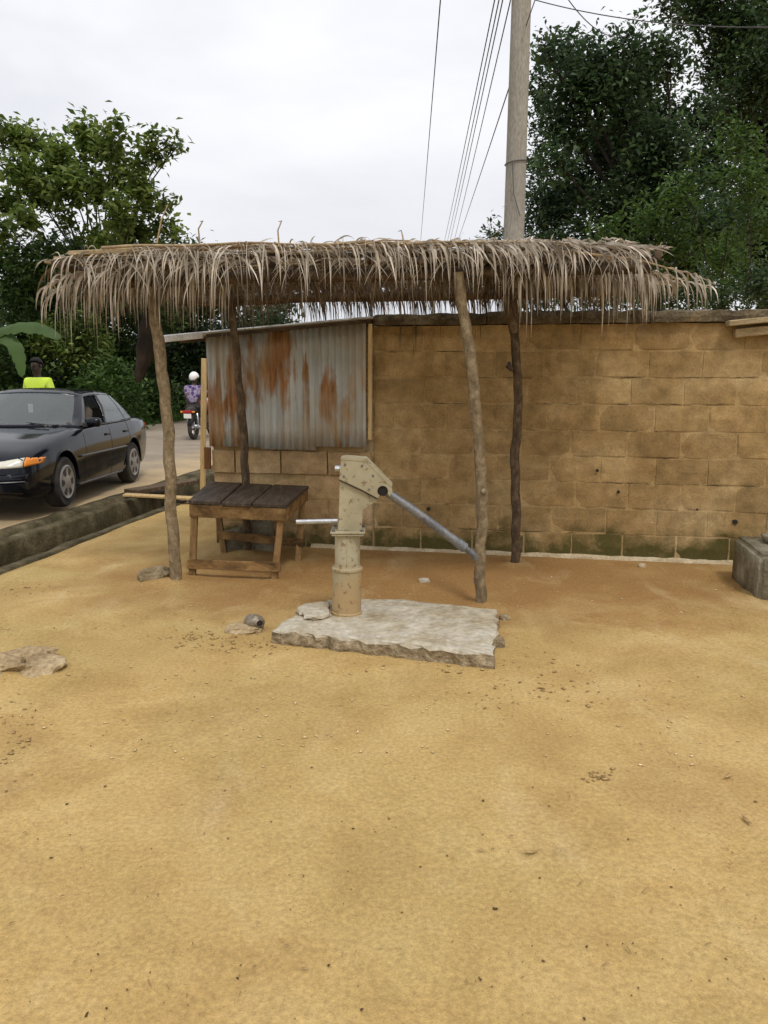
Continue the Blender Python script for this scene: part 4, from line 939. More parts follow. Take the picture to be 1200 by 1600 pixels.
# dark wood behind the bushes
def wood():
    C = []; Rr = []; N = []
    for k in range(90):
        u = rng.uniform(-120, 430); vt = 395+max(0, (u-300))*.55; v = rng.uniform(vt, 640); y = rng.uniform(38, 46); C.append(tuple(D(u, v, y))); Rr.append(1.5); N.append(420)
    v, f = leaves_np(C, Rr, N, .42, clump=20, cr=.4)
    tag(link('woodland', np_mesh('woodland', v, f, MT['leaf_dark'])), 'dark mass of woodland beyond the road', 'wood', kind='stuff')
wood()
# verge of weeds
def weeds():
    V = []; F = []; n = 16000
    s = -8.0-np.abs(rng.normal(0, 1.2, n)); y = rng.uniform(14, 44, n); x = ROAD_C+ROAD_K*y+s
    h = rng.uniform(.25, .75, n)*np.clip((-s-7.85)*1.1, .2, 1.5); a = rng.uniform(0, 6.28, n); lean = rng.uniform(.05, .35, n)*h; wd = rng.uniform(.02, .05, n)
    z0 = .0+np.minimum(.5, np.maximum(0, -s-8.0)*.12)-.12
    p = np.stack([x, y, z0], 1); t = p+np.stack([np.cos(a)*lean, np.sin(a)*lean, h], 1); sd_ = np.stack([-np.sin(a), np.cos(a), 0*a], 1)*wd[:, None]
    m = p*.5+t*.5+np.stack([0*a, 0*a, h*.08], 1)
    v = np.stack([p-sd_*.6, p+sd_*.6, m+sd_, m-sd_, t], 1).reshape(-1, 3); i = np.arange(n)*5
    f = np.concatenate([np.stack([i, i+1, i+2], 1), np.stack([i, i+2, i+3], 1), np.stack([i+3, i+2, i+4], 1)])
    tag(link('verge_weeds', np_mesh('verge_weeds', v, f, MT['leaf_bright'])), 'low bright green weeds along the far road verge', 'weeds', kind='stuff')
weeds()
# banana plant at the far left
ban = thing('banana_plant', 'banana plant with broad arching leaves at the left picture edge', 'plant', (0, 0, 0))
by = 19.5; root = D(-8, 640, by); crown = D(-22, 528, by)
MB().tube([Vector((root.x, by, -.1)), root.lerp(crown, .5), crown], [.14, .12, .07], 10).build('stem', MT['leaf_light'], ban, True)
def blade(tipuv, ctrl, wd):
    a, c, b = crown, D(*ctrl, by-.2), D(*tipuv, by-.3); n = 26; mb = MB(); sdv = None
    for k in range(n):
        f = k/(n-1); p = a*(1-f)**2+c*2*f*(1-f)+b*f*f; t = ((c-a)*(1-f)+(b-c)*f).normalized(); s = t.cross(Vector((0, -.75, .66))).normalized()
        w_ = wd*math.sin(math.pi*min(1, .08+f*.92))**.42*R(.72, 1.0); nrm = s.cross(t)
        mb.v += [tuple(p-s*w_-nrm*w_*.3*0+Vector((0, 0, -.25*w_))), tuple(p+nrm*.01), tuple(p+s*w_+Vector((0, 0, -.25*w_)))]
    for k in range(n-1):
        for j in range(2): mb.f.append((k*3+j, k*3+j+1, k*3+j+4, k*3+j+3))
    mb.build('leaf', MT['leaf_bush'], ban, True)
blade((96, 530), (45, 488), .20); blade((34, 590), (30, 505), .20); blade((-70, 470), (-45, 480), .24); blade((-80, 560), (-50, 480), .24)

# ------------------------------------------------------------------ people
def skinned(name, verts, edges, radii, mat, parent=None, root=0, sub=2):
    me = bpy.data.meshes.new(name); me.from_pydata(verts, edges, []); me.update()
    o = bpy.data.objects.new('tmp', me); COL.objects.link(o)
    md = o.modifiers.new('skin', 'SKIN'); md.use_smooth_shade = True
    for i, r in enumerate(radii):
        rr = r if hasattr(r, '__len__') else (r, r); me.skin_vertices[0].data[i].radius = rr
    me.skin_vertices[0].data[root].use_root = True
    o.modifiers.new('sub', 'SUBSURF').levels = sub
    dg = bpy.context.evaluated_depsgraph_get(); dg.update()
    m2 = bpy.data.meshes.new_from_object(o.evaluated_get(dg)); bpy.data.objects.remove(o); m2.name = name
    m2.materials.clear(); m2.materials.append(mat); m2.polygons.foreach_set('use_smooth', [True]*len(m2.polygons))
    return link(name, m2, parent)
MT['skin'] = plain('dark_skin', (.035, .019, .012), .6, dirt=0)
MT['hair'] = plain('black_hair', (.01, .009, .008), .9, dirt=0)
def mk_print():
    t = NT('purple_print', .85, .2); v = t.pos((1, 1, 1), 'Object'); n = t.n('TexVoronoi', Vector=v, Scale=11).outputs['Distance']
    t.color(t.ramp(n, [(.25, (.07, .045, .14)), (.45, (.14, .09, .22)), (.6, (.34, .31, .38)), (.8, (.16, .09, .15))])); return t.m
MT['print'] = mk_print()
MT['neon'] = plain('yellow_green_shirt', (.52, .70, .05), .8, dirt=.25, dcol=(.75, .78, .35), dscale=14)
MT['trouser'] = plain('dark_trousers', (.03, .025, .03), .9)
MT['helmet'] = plain('white_helmet', (.8, .79, .76), .35, dirt=.1)
def person(loc, rz, label, J, shirt_mat, helmet=False, scale=1.0):
    t = thing('person', label, 'person', loc, rz); t.scale = (scale,)*3
    v = []; e = []; r = []
    def ad(p, rad, par=None):
        v.append(tuple(p)); r.append(rad); i = len(v)-1
        if par is not None: e.append((par, i))
        return i
    pel = ad(J['pelvis'], (.145, .11)); ab_ = ad(J['waist'], (.135, .10), pel); ch = ad(J['chest'], (.155, .115), ab_)
    nk = ad(J['neck'], (.06, .06), ch); n2 = ad(J['neck2'], (.055, .055), nk)
    hd0 = ad(J['head0'], (.068, .085), n2); hd1 = ad(J['head1'], (.078, .098), hd0); hd2 = ad(J['head2'], (.06, .075), hd1)
    for s in (-1, 1):
        def m(p): return (p[0]*s, p[1], p[2])
        sh_ = ad(m(J['shoulder']), .068, ch); el = ad(m(J['elbow']), .047, sh_); wr = ad(m(J['wrist']), .031, el); hn = ad(m(J['hand']), (.038, .024), wr)
        hp = ad(m(J['hip']), .095, pel); kn = ad(m(J['knee']), .062, hp); an = ad(m(J['ankle']), .042, kn); ad(m(J['toe']), .04, an)
    body = skinned('body', v, e, r, MT['skin'], t)
    fd = (Vector(J['hand'])-Vector(J['wrist'])).normalized()
    for s in (-1, 1):
        h = Vector(J['hand']); 
        for k in range(5):
            off = Vector(((k-1.5)*.02, 0, 0)) if k < 4 else Vector((-.045, 0, -.0)); L = (.075, .085, .08, .062, .055)[k]
            dirv = (fd+Vector((0, .1, -.35))).normalized() if k < 4 else (fd+Vector((-.5, 0, -.1))).normalized()
            a = h+off*.8-fd*.01; b = a+dirv*L*.5; c = b+(dirv+Vector((0, -.15, -.3))).normalized()*L*.5
            MB().tube([Vector((q.x*s, q.y, q.z)) for q in (a, b, c)], [.010, .009, .007], 6).build('finger', MT['skin'], body, True)
    sv = [J['waist_low'], J['waist'], J['chest'], J['collar']]; se = [(0, 1), (1, 2), (2, 3)]; sr = [(.165, .13), (.155, .12), (.175, .135), (.075, .075)]
    for s in (-1, 1):
        k = len(sv); sh_ = J['shoulder']; el = J['elbow']; sl = tuple(Vector(sh_).lerp(Vector(el), .75))
        sv += [(sh_[0]*s, sh_[1], sh_[2]), (sl[0]*s, sl[1], sl[2])]; se += [(2, k), (k, k+1)]; sr += [.088, .07]
    skinned('shirt', sv, se, sr, shirt_mat, t)
    tv = [J['pelvis'], J['waist_low']]; te = [(0, 1)]; tr_ = [(.16, .125), (.155, .12)]
    for s in (-1, 1):
        k = len(tv); hp, kn, an = J['hip'], J['knee'], J['ankle']
        tv += [(hp[0]*s, hp[1], hp[2]), (kn[0]*s, kn[1], kn[2]), (an[0]*s, an[1], an[2]+.03)]; te += [(0, k), (k, k+1), (k+1, k+2)]; tr_ += [.11, .08, .065]
        mbx = MB().tube([Vector((an[0]*s, an[1]-.06, an[2]-.045)), Vector((an[0]*s, an[1]+.05, an[2]-.045)), Vector((J['toe'][0]*s, J['toe'][1]+.05, J['toe'][2]-.005))], [.045, .048, .03], 8); mbx.build('shoe', MT['trouser'], t, True)
    skinned('trousers', tv, te, tr_, MT['trouser'], t)
    hc_ = Vector(J['head1'])
    # face: eyes, nose, mouth, ears
    for s in (-1, 1):
        MB().lathe([(.003, -.012), (.012, -.004), (.012, .004), (.003, .012)], 8, Matrix.Translation(hc_+Vector((.033*s, .088, -.005)))).build('eye', MT['hair'], body, True)
        MB().lathe([(.006, -.03), (.016, -.012), (.018, .01), (.006, .028)], 8, Matrix.Translation(hc_+Vector((.083*s, -.005, -.015)))).build('ear', MT['skin'], body, True)
    MB().tube([hc_+Vector((0, .09, .01)), hc_+Vector((0, .112, -.035)), hc_+Vector((0, .09, -.045))], [.01, .018, .012], 7).build('nose', MT['skin'], body, True)
    MB().tube([hc_+Vector((-.028, .083, -.075)), hc_+Vector((0, .096, -.075)), hc_+Vector((.028, .083, -.075))], [.006, .011, .006], 6).build('mouth', MT['hair'], body, True)
    bm = bmesh.new(); bmesh.ops.create_uvsphere(bm, u_segments=18, v_segments=12, radius=1)
    lo = -.15 if helmet else .05
    bmesh.ops.delete(bm, geom=[q for q in bm.verts if q.co.z < lo-.55*max(0, -q.co.y)+(0.0 if helmet else .35*max(0, q.co.y))], context='VERTS')
    k = 1.32 if helmet else 1.07
    for q in bm.verts: q.co = hc_+Vector((q.co.x*.092*k, q.co.y*.108*k-.004, q.co.z*.108*k+.012))
    me = bpy.data.meshes.new('hair'); bm.to_mesh(me); bm.free(); me.materials.append(MT['helmet'] if helmet else MT['hair'])
    for pl in me.polygons: pl.use_smooth = True
    ho = link('helmet' if helmet else 'hair', me, t); ho.modifiers.new('s', 'SOLIDIFY').thickness = .012
    return t
stand = dict(pelvis=(0, 0, .98), waist_low=(0, 0, 1.03), waist=(0, .005, 1.15), chest=(0, .0, 1.36), collar=(0, 0, 1.50), neck=(0, 0, 1.50), neck2=(0, .01, 1.56), head0=(0, .03, 1.62), head1=(0, .02, 1.70), head2=(0, .01, 1.765),
             shoulder=(.185, -.005, 1.435), elbow=(.25, -.02, 1.13), wrist=(.26, .06, .88), hand=(.26, .08, .80), hip=(.10, 0, .93), knee=(.12, .02, .50), ankle=(.13, -.02, .09), toe=(.15, .12, .035))
pp = D(67, 700, 13.4)
person((pp.x, 13.4, road_z(13.4)+.01), math.pi*.93, 'person in a yellow-green shirt standing behind the black car', stand, MT['neon'], False, 1.02)

# ------------------------------------------------------------------ motorcycle and rider
MT['tyre'] = plain('tyre_rubber', (.022, .021, .02), .85, dirt=.5, dcol=(.12, .09, .06))
MT['bikered'] = plain('red_paint', (.16, .012, .012), .35); MT['lampred'] = plain('red_lens', (.35, .01, .01), .25, dirt=0)
MT['plate'] = plain('white_plate', (.78, .76, .70), .5, dirt=.15); MT['amber'] = plain('amber_lens', (.75, .25, .03), .25, dirt=0)
MT['blackp'] = plain('black_plastic', (.016, .016, .017), .55); MT['chrome'] = plain('chrome', (.5, .5, .52), .25, metal=.9, dirt=.2)
by_ = P(303, 687, road_z(20)+.04); bk = thing('motorcycle', 'motorcycle with white rear plate riding away on the road', 'motorcycle', (by_.x, by_.y, by_.z-.003), math.radians(-9))
def torus(mb, c, R0, r, axis, n=26, m=8):
    rows = []
    for i in range(n):
        a = 2*math.pi*i/n
        for k in range(m):
            b = 2*math.pi*k/m; rr = R0+r*math.cos(b); y, z, x = rr*math.cos(a), rr*math.sin(a), r*1.0*math.sin(b)
            mb.v.append((c[0]+x, c[1]+y, c[2]+z) if axis == 'x' else (c[0]+y, c[1]+x, c[2]+z))
    o = len(mb.v)-n*m
    for i in range(n):
        for k in range(m): mb.f.append((o+i*m+k, o+((i+1) % n)*m+k, o+((i+1) % n)*m+(k+1) % m, o+i*m+(k+1) % m))
    return mb
for y in (0.0, 1.25):
    wo = torus(MB(), (0, y, .29), .235, .055, 'x').build('wheel', MT['tyre'], bk, True)
    rm = MB().tube([(-.05, y, .29), (.05, y, .29)], .06, 12)
    for k in range(6): a = k*1.047; rm.tube([(0, y, .29), (0, y+.2*math.cos(a), .29+.2*math.sin(a))], .009, 5)
    rm.build('rim', MT['chrome'], wo)
MB().tube([(0, .05+.31*math.cos(a), .29+.33*math.sin(a)) for a in np.linspace(.9, 2.9, 8)], .055, 8).build('rear_mudguard', MT['blackp'], bk, True)
MB().tube([(0, 1.25+.31*math.cos(a), .29+.32*math.sin(a)) for a in np.linspace(.4, 2.4, 8)], .05, 8).build('front_mudguard', MT['bikered'], bk, True)
MB().box((0, -.34, .60), (.19, .02, .11), None, .004).build('number_plate', MT['plate'], bk)
MB().box((0, -.33, .70), (.22, .06, .07), None, .012).build('tail_lamp', MT['lampred'], bk)
for s in (-1, 1):
    MB().box((.15*s, -.33, .70), (.06, .05, .045), None, .01).build('indicator', MT['amber'], bk)
    MB().tube([(.13*s, .0, .29), (.13*s, -.05, .66)], .025, 8).build('shock_absorber', MT['chrome'], bk, True)
    MB().tube([(.09*s, 1.25, .29), (.09*s, 1.05, .85)], .026, 8).build('fork', MT['chrome'], bk, True)
    MB().tube([(.05*s, 1.02, .9), (.2*s, .98, .98), (.36*s, .86, .98)], .014, 8).build('handlebar', MT['blackp'], bk, True)
    mo = MB().tube([(.27*s, .95, .98), (.33*s, .95, 1.12)], .007, 6).build('mirror', MT['blackp'], bk); MB().box((.34*s, .95, 1.14), (.11, .02, .07), None, .008).build('mirror_glass', MT['chrome'], mo)
    MB().tube([(.08*s, .42, .33), (.25*s, .42, .33)], .016, 8).build('footrest', MT['blackp'], bk)
MB().tube([(0, -.3, .72), (0, .0, .74), (0, .3, .72), (0, .45, .74)], [.09, .12, .12, .08], 10).build('seat', MT['blackp'], bk, True)
MB().tube([(0, .4, .76), (0, .6, .82), (0, .85, .82), (0, .95, .76)], [.08, .14, .13, .06], 10).build('fuel_tank', MT['bikered'], bk, True)
MB().tube([(.16, .6, .25), (.17, .2, .27), (.17, -.3, .36)], [.022, .04, .045], 10).build('exhaust', MT['chrome'], bk, True)
MB().box((0, .58, .38), (.2, .32, .3), None, .05).build('engine', MT['steel'], bk)
MB().tube([(0, .95, .85), (0, .85, .3), (0, .3, .28), (0, 0, .29)], .022, 8).build('frame', MT['blackp'], bk)
MB().tube([(0, .0, .5), (0, .0, .68)], [.06, .08], 8).build('rear_body', MT['blackp'], bk, True)
MB().lathe([(.02, -.05), (.09, -.03), (.09, .03)], 14, Matrix.Translation((0, 1.1, .92)) @ Matrix.Rotation(-math.pi/2, 4, 'X')).build('headlamp', MT['chrome'], bk, True)
sit = dict(pelvis=(0, .05, .86), waist_low=(0, .04, .90), waist=(0, .06, 1.03), chest=(0, .10, 1.22), collar=(0, .13, 1.35), neck=(0, .13, 1.35), neck2=(0, .15, 1.41), head0=(0, .18, 1.46), head1=(0, .17, 1.54), head2=(0, .16, 1.60),
           shoulder=(.18, .11, 1.29), elbow=(.30, .36, 1.10), wrist=(.34, .62, 1.03), hand=(.34, .72, 1.01), hip=(.11, .08, .84), knee=(.20, .52, .72), ankle=(.19, .36, .36), toe=(.2, .50, .35))
mo_ = bk.matrix_basis.copy()
rd = person(bk.location+Vector((0, 0, -.03)), bk.rotation_euler.z, 'motorcycle rider in a purple patterned shirt and white helmet seen from behind', sit, MT['print'], True)

# ------------------------------------------------------------------ the car
def mk_paint():
    t = NT('black_car_paint', .12, .28); v = t.pos((1, 1, 1), 'Object'); X = t.n('SeparateXYZ', Vector=v).outputs
    t.b.inputs['Coat Weight'].default_value = 0.0; t.b.inputs['Coat Roughness'].default_value = .08
    d = t.math('ADD', t.math('MULTIPLY', X[2], -1.3), t.math('MULTIPLY', t.noise(v, 4, 6), 1.3)); f = t.ramp(d, [(.1, 0), (.75, .45)])
    t.color(t.mix(f, (.006, .0075, .012), (.030, .024, .017))); t.l(t.math('ADD', .10, t.math('MULTIPLY', f, .5)), t.b.inputs['Roughness']); return t.m
MT['paint'] = mk_paint()
def mk_glass():
    t = NT('car_glass', .06, .5); g = t.n('BsdfTransparent'); g.inputs['Color'].default_value = (.55, .60, .58, 1)
    gl = t.n('BsdfGlossy'); gl.inputs['Roughness'].default_value = .06; gl.inputs['Color'].default_value = (.9, .95, .95, 1)
    fr = t.n('Fresnel'); fr.inputs['IOR'].default_value = 1.5
    m = t.n('MixShader'); t.l(t.math('ADD', t.math('MULTIPLY', fr.outputs[0], .9), .06), m.inputs[0]); t.l(g.outputs[0], m.inputs[1]); t.l(gl.outputs[0], m.inputs[2])
    du = t.n('BsdfDiffuse'); du.inputs['Color'].default_value = (.42, .44, .40, 1); m2 = t.n('MixShader'); m2.inputs[0].default_value = .05
    t.l(m.outputs[0], m2.inputs[1]); t.l(du.outputs[0], m2.inputs[2]); t.l(m2.outputs[0], t.out.inputs['Surface']); return t.m
MT['glass'] = mk_glass()
MT['lens'] = plain('lamp_lens', (.62, .60, .50), .18, spec=.7, dirt=.3, dcol=(.85, .83, .75), dscale=9)
MT['seat'] = plain('seat_cloth', (.10, .085, .065), .9); MT['hub'] = plain('hubcap', (.30, .29, .28), .4, metal=.4, dirt=.5)
MT['dash'] = plain('dashboard', (.05, .047, .042), .8)
fw = P(104, 794, road_z(9.4)+.02); CARANG = math.radians(-90.5)
car = thing('saloon_car', 'black saloon car on the road with its front left wheel towards the drain', 'car', (0, 0, 0))
XS = [2.14, 2.10, 2.02, 1.88, 1.6, 1.23, .8, .3, -.3, -.9, -1.35, -1.7, -2.05, -2.24, -2.30]
WW = [.50, .66, .745, .785, .815, .835, .842, .845, .845, .845, .84, .82, .775, .71, .60]
ZB = [.27, .21, .19, .18, .175, .175, .175, .175, .175, .175, .18, .20, .25, .31, .40]
ZS = [.50, .56, .625, .675, .745, .80, .86, .89, .90, .905, .915, .91, .90, .87, .80]
ZT = [.525, .60, .67, .735, .81, .87, .925, .93, .93, .935, .955, .965, .955, .92, .84]
def lerp1(x, A): return float(np.interp(-x, [-q for q in XS], A))
def section(x):
    def sm(A): return (lerp1(min(2.14, x+.06), A)+2*lerp1(x, A)+lerp1(max(-2.3, x-.06), A))/4
    w_, zb, zs, zt = sm(WW), sm(ZB), sm(ZS), sm(ZT); hgt = zs-zb
    pts = [(0, zb), (w_*.80, zb), (w_*.93, zb+.02), (w_*.965, zb+.09*hgt/.7), (w_*.985, zb+.28*hgt), (w_*1.0, zb+.50*hgt), (w_*1.0, zb+.62*hgt), (w_*.992, zb+.72*hgt), (w_*.975, zb+.85*hgt), (w_*.955, zb+.95*hgt), (w_*.93, zs), (w_*.87, zs+(zt-zs)*.45), (w_*.72, zs+(zt-zs)*.75), (w_*.45, zs+(zt-zs)*.93), (0, zt)]
    return pts
def loft_body():
    xs = sorted(set(list(np.linspace(2.14, 1.9, 9))+list(np.linspace(1.9, -2.1, 54))+list(np.linspace(-2.1, -2.3, 7))), reverse=True)
    mb = MB(); n = None
    for x in xs:
        h = section(x); full = h+[(-y, z) for y, z in h[-2:0:-1]]; n = len(full); mb.v += [(x, y, z) for y, z in full]
    for i in range(len(xs)-1):
        for k in range(n): mb.f.append((i*n+k, i*n+(k+1) % n, (i+1)*n+(k+1) % n, (i+1)*n+k))
    mb.f += [tuple(range(n)), tuple((len(xs)-1)*n+k for k in range(n))]; return mb
AXF, AXR, WR = 1.232, -1.232, .295
bd_me = loft_body().mesh('body', MT['paint'], 40); bo = link('body', bd_me, car)
cut = MB()
for ax_ in (AXF, AXR):
    for s in (-1, 1): cut.tube([(ax_, s*.58, WR+.02), (ax_, s*1.0, WR+.02)], .345, 28)
co = cut.build('cutter', MT['blackp'])
bm_ = bo.modifiers.new('b', 'BOOLEAN'); bm_.object = co; bm_.operation = 'DIFFERENCE'; bm_.solver = 'EXACT'
dg = bpy.context.evaluated_depsgraph_get(); dg.update(); nm = bpy.data.meshes.new_from_object(bo.evaluated_get(dg)); bo.modifiers.clear(); bo.data = nm; nm.name = 'body'
bpy.data.objects.remove(co); nm.polygons.foreach_set('use_smooth', [True]*len(nm.polygons)); nm.set_sharp_from_angle(angle=math.radians(40))
# greenhouse
BELT = [(.90, 0, .925), (.88, .25, .925), (.81, .5, .918), (.68, .69, .905), (.60, .765, .893), (.50, .785, .893), (.1, .79, .898), (-.24, .79, .902), (-.32, .79, .903), (-.8, .788, .908), (-1.04, .785, .912), (-1.08, .785, .913), (-1.34, .775, .925), (-1.52, .73, .94), (-1.62, .62, .95), (-1.72, .3, .955), (-1.74, 0, .958)]
ROOF = [(.13, 0, 1.352), (.12, .2, 1.348), (.09, .38, 1.34), (.04, .50, 1.325), (-.03, .55, 1.308), (-.08, .558, 1.31), (-.25, .565, 1.32), (-.42, .565, 1.324), (-.49, .565, 1.324), (-.75, .56, 1.318), (-.93, .555, 1.31), (-.96, .555, 1.308), (-1.03, .55, 1.30), (-1.08, .525, 1.297), (-1.10, .47, 1.305), (-1.15, .25, 1.332), (-1.16, 0, 1.338)]
LV = [0, .06, .3, .55, .8, .90, .94, 1.0]
def gh(i, t, s): 
    b, r = BELT[i], ROOF[i]; bul = .03*math.sin(math.pi*t); y = b[1]+(r[1]-b[1])*t; x = b[0]+(r[0]-b[0])*t
    l = math.hypot(x+.35, y) or 1
    return (x+bul*.5*(x+.35)/l, (y+bul*(y/l))*s, b[2]+(r[2]-b[2])*t)
panes = {'windscreen': [(0, 3)], 'front_window': [(5, 7)], 'rear_door_window': [(8, 10)], 'quarter_window': [(11, 12)], 'rear_window': [(14, 16)]}
def strips(cells, s): 
    mb = MB()
    for i, j in cells: mb.add([gh(i, LV[j], s), gh(i+1, LV[j], s), gh(i+1, LV[j+1], s), gh(i, LV[j+1], s)], [(0, 1, 2, 3)])
    return mb
def weld(o):
    bm = bmesh.new(); bm.from_mesh(o.data); bmesh.ops.remove_doubles(bm, verts=bm.verts, dist=.0005); bmesh.ops.recalc_face_normals(bm, faces=bm.faces); bm.to_mesh(o.data); bm.free(); return o
glass_cells = set()
for nm_, rg in panes.items():
    (a, b), = rg
    cells = [(i, j) for i in range(a, b) for j in range(1, 5)]; glass_cells |= set(cells)
    if nm_ in ('windscreen', 'rear_window'):
        mb = MB()
        for s in (-1, 1): q = strips(cells, s); mb.add(q.v, q.f)
        weld(mb.build(nm_, MT['glass'], car, True))
    else:
        for s in (-1, 1):
            if nm_ == 'front_window' and s == 1: continue       # wound down on the near side
            weld(strips(cells, s).build(nm_, MT['glass'], car, True))
mb = MB()
for s in (-1, 1): q = strips([(i, j) for i in range(16) for j in range(7) if (i, j) not in glass_cells], s); mb.add(q.v, q.f)
pf = weld(mb.build('pillars', MT['paint'], car, True)); ms = pf.modifiers.new('s', 'SOLIDIFY'); ms.thickness = .03; ms.offset = -1
rfm = MB(); ring = [gh(i, 1, 1) for i in range(17)]+[gh(i, 1, -1) for i in range(15, 0, -1)]; n = len(ring); cx = -.5
for fct, dz in ((1, 0), (.9, .022), (.7, .04), (.4, .05), (.1, .053)):
    for p in ring: rfm.v.append((cx+(p[0]-cx)*fct, p[1]*fct, p[2]*fct+(1-fct)*1.335+dz*.75))
for r in range(4):
    for k in range(n): rfm.f.append((r*n+k, r*n+(k+1) % n, (r+1)*n+(k+1) % n, (r+1)*n+k))
rfm.f.append(tuple(4*n+k for k in range(n))); rfm.build('roof', MT['paint'], car, True)
# interior
MB().add([(.80, .55, .932), (.80, -.55, .932), (.45, -.74, .915), (-1.3, -.74, .94), (-1.65, -.5, .968), (-1.65, .5, .968), (-1.3, .74, .94), (.45, .74, .915)], [tuple(range(8))]).build('cabin_trim', MT['dash'], car)
MB().box((.50, 0, .93), (.34, 1.36, .06), None, .025).build('dashboard', MT['dash'], car, True)
for s in (-1, 1):
    st_ = MB().box((-.28, .36*s, .95), (.16, .46, .36), Matrix.Rotation(math.radians(-10), 3, 'Y'), .05).build('seat', MT['seat'], car, 50)
    MB().box((-.33, .36*s, 1.20), (.09, .26, .15), None, .035).build('headrest', MT['seat'], st_, 50)
MB().box((-1.1, 0, .98), (.16, 1.2, .22), None, .05).build('rear_seat', MT['seat'], car, 50)
torus(MB(), (0, 0, 0), .17, .014, 'x').build('steering_wheel', MT['blackp'], car, True); sw = bpy.data.objects['steering_wheel']; sw.location = (.28, .37, .98); sw.rotation_euler = (0, math.radians(-25), 0)
MB().box((.22, 0, 1.255), (.03, .21, .055), None, .008).build('rear_view_mirror', MT['blackp'], car)
MB().box((.26, .02, 1.12), (.01, .06, .11), None, .004).build('hanging_tag', MT['plate'], car)
# wheels
for ax_, fr_ in ((AXF, 1), (AXR, 0)):
    for s in (-1, 1):
        prof = [(.19, -.085), (.27, -.092), (.292, -.07), (.295, 0), (.292, .07), (.27, .092), (.19, .085)]
        M_ = Matrix.Translation((ax_, s*.735, WR)) @ Matrix.Rotation(-s*math.pi/2, 4, 'X')
        wo = MB().lathe(prof, 32, M_).build('wheel', MT['tyre'], car, 35)
        hb = MB().lathe([(.198, .06), (.198, .098), (.188, .104), (.165, .096), (.10, .098), (.05, .108), (.01, .11)], 30, M_).build('hubcap', MT['hub'], wo, 30)
        for k in range(6):
            a = k*math.pi/3
            MB().prism([(.075, -.018), (.155, -.040), (.165, 0), (.155, .040), (.075, .018)], M_.to_3x3() @ Vector((math.cos(a), math.sin(a), 0)), M_.to_3x3() @ Vector((-math.sin(a), math.cos(a), 0)), M_.to_3x3() @ Vector((0, 0, 1)), M_ @ Vector((0, 0, .0985)), .006).build('vent_hole', MT['blackp'], hb)
        arch = MB().tube([(ax_+.352*math.cos(a), s*(lerp1(ax_+.352*math.cos(a), WW)*.985+.004), WR+.02+.352*math.sin(a)) for a in np.linspace(-.1, math.pi+.1, 22)], .012, 6).build('arch_lip', MT['paint'], car, True)
# front end
def on_body(x, y, z, dx=.0):
    """point pushed out to the skin of the body along +x from inside for the front panels"""
    for k in range(80):
        xx = 2.14-k*.01; pts = section(xx); yy = abs(y)
        pr = [(p[1], p[0]) for p in pts]
        if pts[0][1] < z < pts[-1][1]:
            half_w = np.interp(z, [p[1] for p in pts[1:]], [p[0] for p in pts[1:]])
            if half_w >= yy: return Vector((xx+dx, y, z))
    return Vector((1.3+dx, y, z))
def front_patch(name, ys, zlo, zhi, mat, parent, dx=.008, nz_=5, th=.012):
    mb = MB(); ny = len(ys)
    for i, y in enumerate(ys):
        f = i/(ny-1)
        for j in range(nz_):
            z = zlo(f)+(zhi(f)-zlo(f))*j/(nz_-1); p = on_body(2, y, z, dx+.01*math.sin(math.pi*j/(nz_-1))*math.sin(math.pi*min(1, f+.1))); mb.v.append(tuple(p))
    for i in range(ny-1):
        for j in range(nz_-1): mb.f.append((i*nz_+j, (i+1)*nz_+j, (i+1)*nz_+j+1, i*nz_+j+1))
    o = mb.build(name, mat, parent, True); m = o.modifiers.new('s', 'SOLIDIFY'); m.thickness = th; return o
for s in (-1, 1):
    hl = front_patch('headlight', [s*y for y in np.linspace(.36, .695, 14)], lambda f: .530+.015*f, lambda f: .590+.055*f, MT['lens'], car)
    front_patch('indicator_lens', [s*y for y in np.linspace(.702, .792, 9)], lambda f: .548+.02*f, lambda f: .647-.02*f, MT['amber'], hl)
front_patch('grille', list(np.linspace(-.27, .27, 11)), lambda f: .505, lambda f: .565, MT['blackp'], car, .004)
MB().tube([on_body(2, y, .572, .012) for y in np.linspace(-.28, .28, 9)], .010, 6).build('grille_trim', MT['paint'], car, True)
MB().lathe([(.04, 0), (.04, .006), (.03, .01)], 16, Matrix.Translation(on_body(2, 0, .54, .008)) @ Matrix.Rotation(math.pi/2, 4, 'Y')).build('emblem', MT['chrome'], car)
bp = MB(); ysb = np.linspace(-.74, .74, 25)
prof = [(.02, .475), (.045, .455), (.05, .42), (.03, .40), (.032, .385), (.05, .37), (.045, .29), (.02, .255)]
for y in ysb:
    for dx, z in prof: p = on_body(2, y, z, dx); bp.v.append(tuple(p))
m = len(prof)
for i in range(24):
    for k in range(m-1): bp.f.append((i*m+k, (i+1)*m+k, (i+1)*m+k+1, i*m+k+1))
bpo = bp.build('front_bumper', MT['paint'], car, 40); bpo.modifiers.new('s', 'SOLIDIFY').thickness = .01
MB().tube([on_body(2, y, .395, .046) for y in np.linspace(-.72, .72, 19)], .008, 6).build('bumper_strip', MT['steel'], bpo, True)
front_patch('lower_intake', list(np.linspace(-.42, .42, 9)), lambda f: .285, lambda f: .345, MT['hole'], bpo, .05)
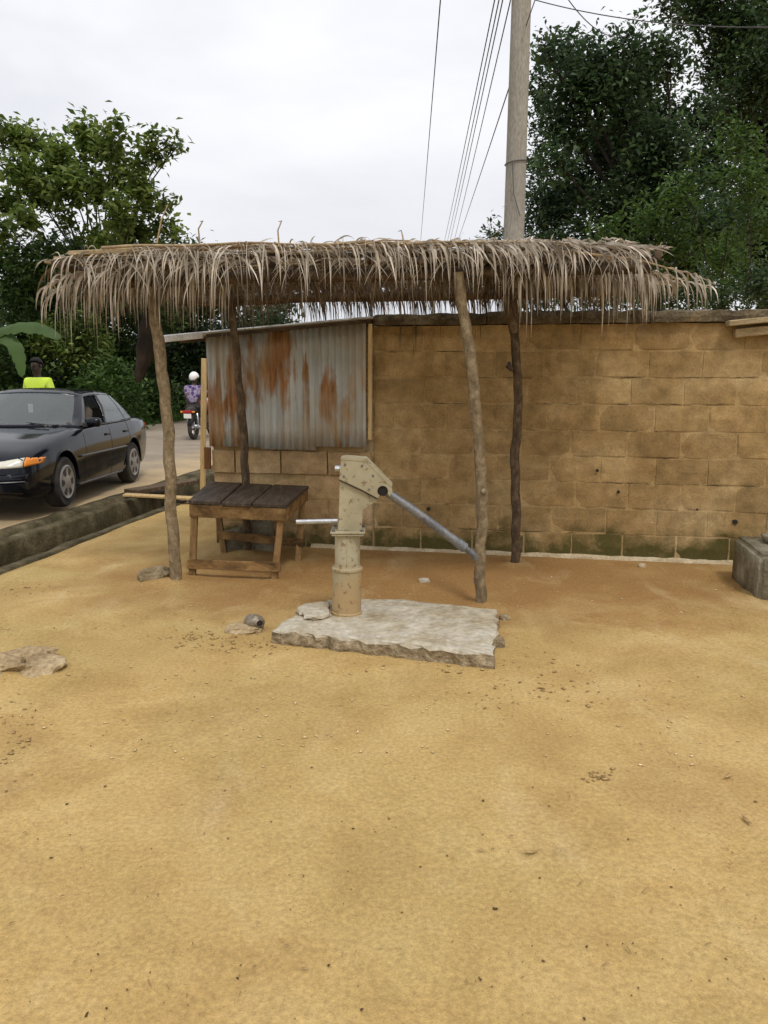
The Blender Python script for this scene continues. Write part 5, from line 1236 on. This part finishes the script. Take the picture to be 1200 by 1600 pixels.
# door seams, mouldings, handles, mirrors, wipers
for s in (-1, 1):
    def side(x, z, o_=.003):
        pts = section(x); return Vector((x, s*(np.interp(z, [p[1] for p in pts[2:11]], [p[0] for p in pts[2:11]])+o_), z))
    for xx, z0, z1, sl in ((.62, .22, .87, .0), (-.30, .22, .89, .0), (-1.02, .55, .90, -.1)):
        MB().tube([side(xx+sl*(z1-z)*3*(1 if sl else 0)+(0.12 if sl else 0)*0, z, -.001) for z in np.linspace(z0, z1, 14)], .0042, 5).build('door_gap', MT['hole'], car)
    MB().tube([side(x, .56, .004) for x in np.linspace(.86, -.86, 24)], .014, 6).build('side_moulding', MT['paint'], car, True)
    MB().tube([side(x, .215, .0) for x in np.linspace(.86, -.84, 20)], .018, 6).build('sill', MT['paint'], car, True)
    for xx in (-.18, -.92):
        MB().bar(side(xx-.07, .77, .012), side(xx+.07, .77, .012), .022, .03, (0, 0, 1), .006).build('door_handle', MT['blackp'], car)
    mr_ = MB().box((.50, s*.90, .955), (.10, .19, .115), None, .03).build('wing_mirror', MT['paint'], car, 50)
    MB().box((.52, s*.81, .925), (.07, .06, .06), None, .01).build('mirror_foot', MT['blackp'], mr_)
    MB().box((.447, s*.90, .955), (.006, .15, .085), None, .002).build('mirror_glass', MT['chrome'], mr_)
    MB().tube([Vector(gh(i, .0, s))+Vector((0, s*.006, .004)) for i in range(5, 13)], .008, 5).build('belt_trim', MT['blackp'], car, True)
    tl_ = MB().box((-2.235, s*.58, .76), (.10, .24, .15), Matrix.Rotation(s*math.radians(28), 3, 'Z'), .02).build('tail_light', MT['lampred'], car)
for y0, y1 in ((.50, -.12), (-.1, -.62)):
    MB().tube([Vector((.88, y0, .935)), Vector((.80, (y0+y1)/2, .965)), Vector((.74, y1, .975))], [.009, .008, .005], 6).build('wiper', MT['blackp'], car)
MB().tube([Vector((x, s_*.0, 0)) for x, s_ in ((0, 0),)]*2, .001, 3) if False else None
for s in (-1, 1): MB().tube([(x, s*(.30+.19*(2.0-x)/1.15), section(x)[-1][1]-.012+.0*s) for x in np.linspace(1.98, .95, 14)], .005, 5).build('bonnet_crease', MT['paint'], car, True)
MB().box((2.19, 0, .40), (.012, .40, .11), None, .003).build('front_plate', MT['plate'], car)
# place it: front left wheel on its mark
car.rotation_euler = (0, 0, CARANG)
off = Matrix.Rotation(CARANG, 3, 'Z') @ Vector((AXF, .80, 0))
car.location = Vector((fw.x, fw.y, fw.z))-off
car.rotation_euler = (0, math.radians(-.8), CARANG)
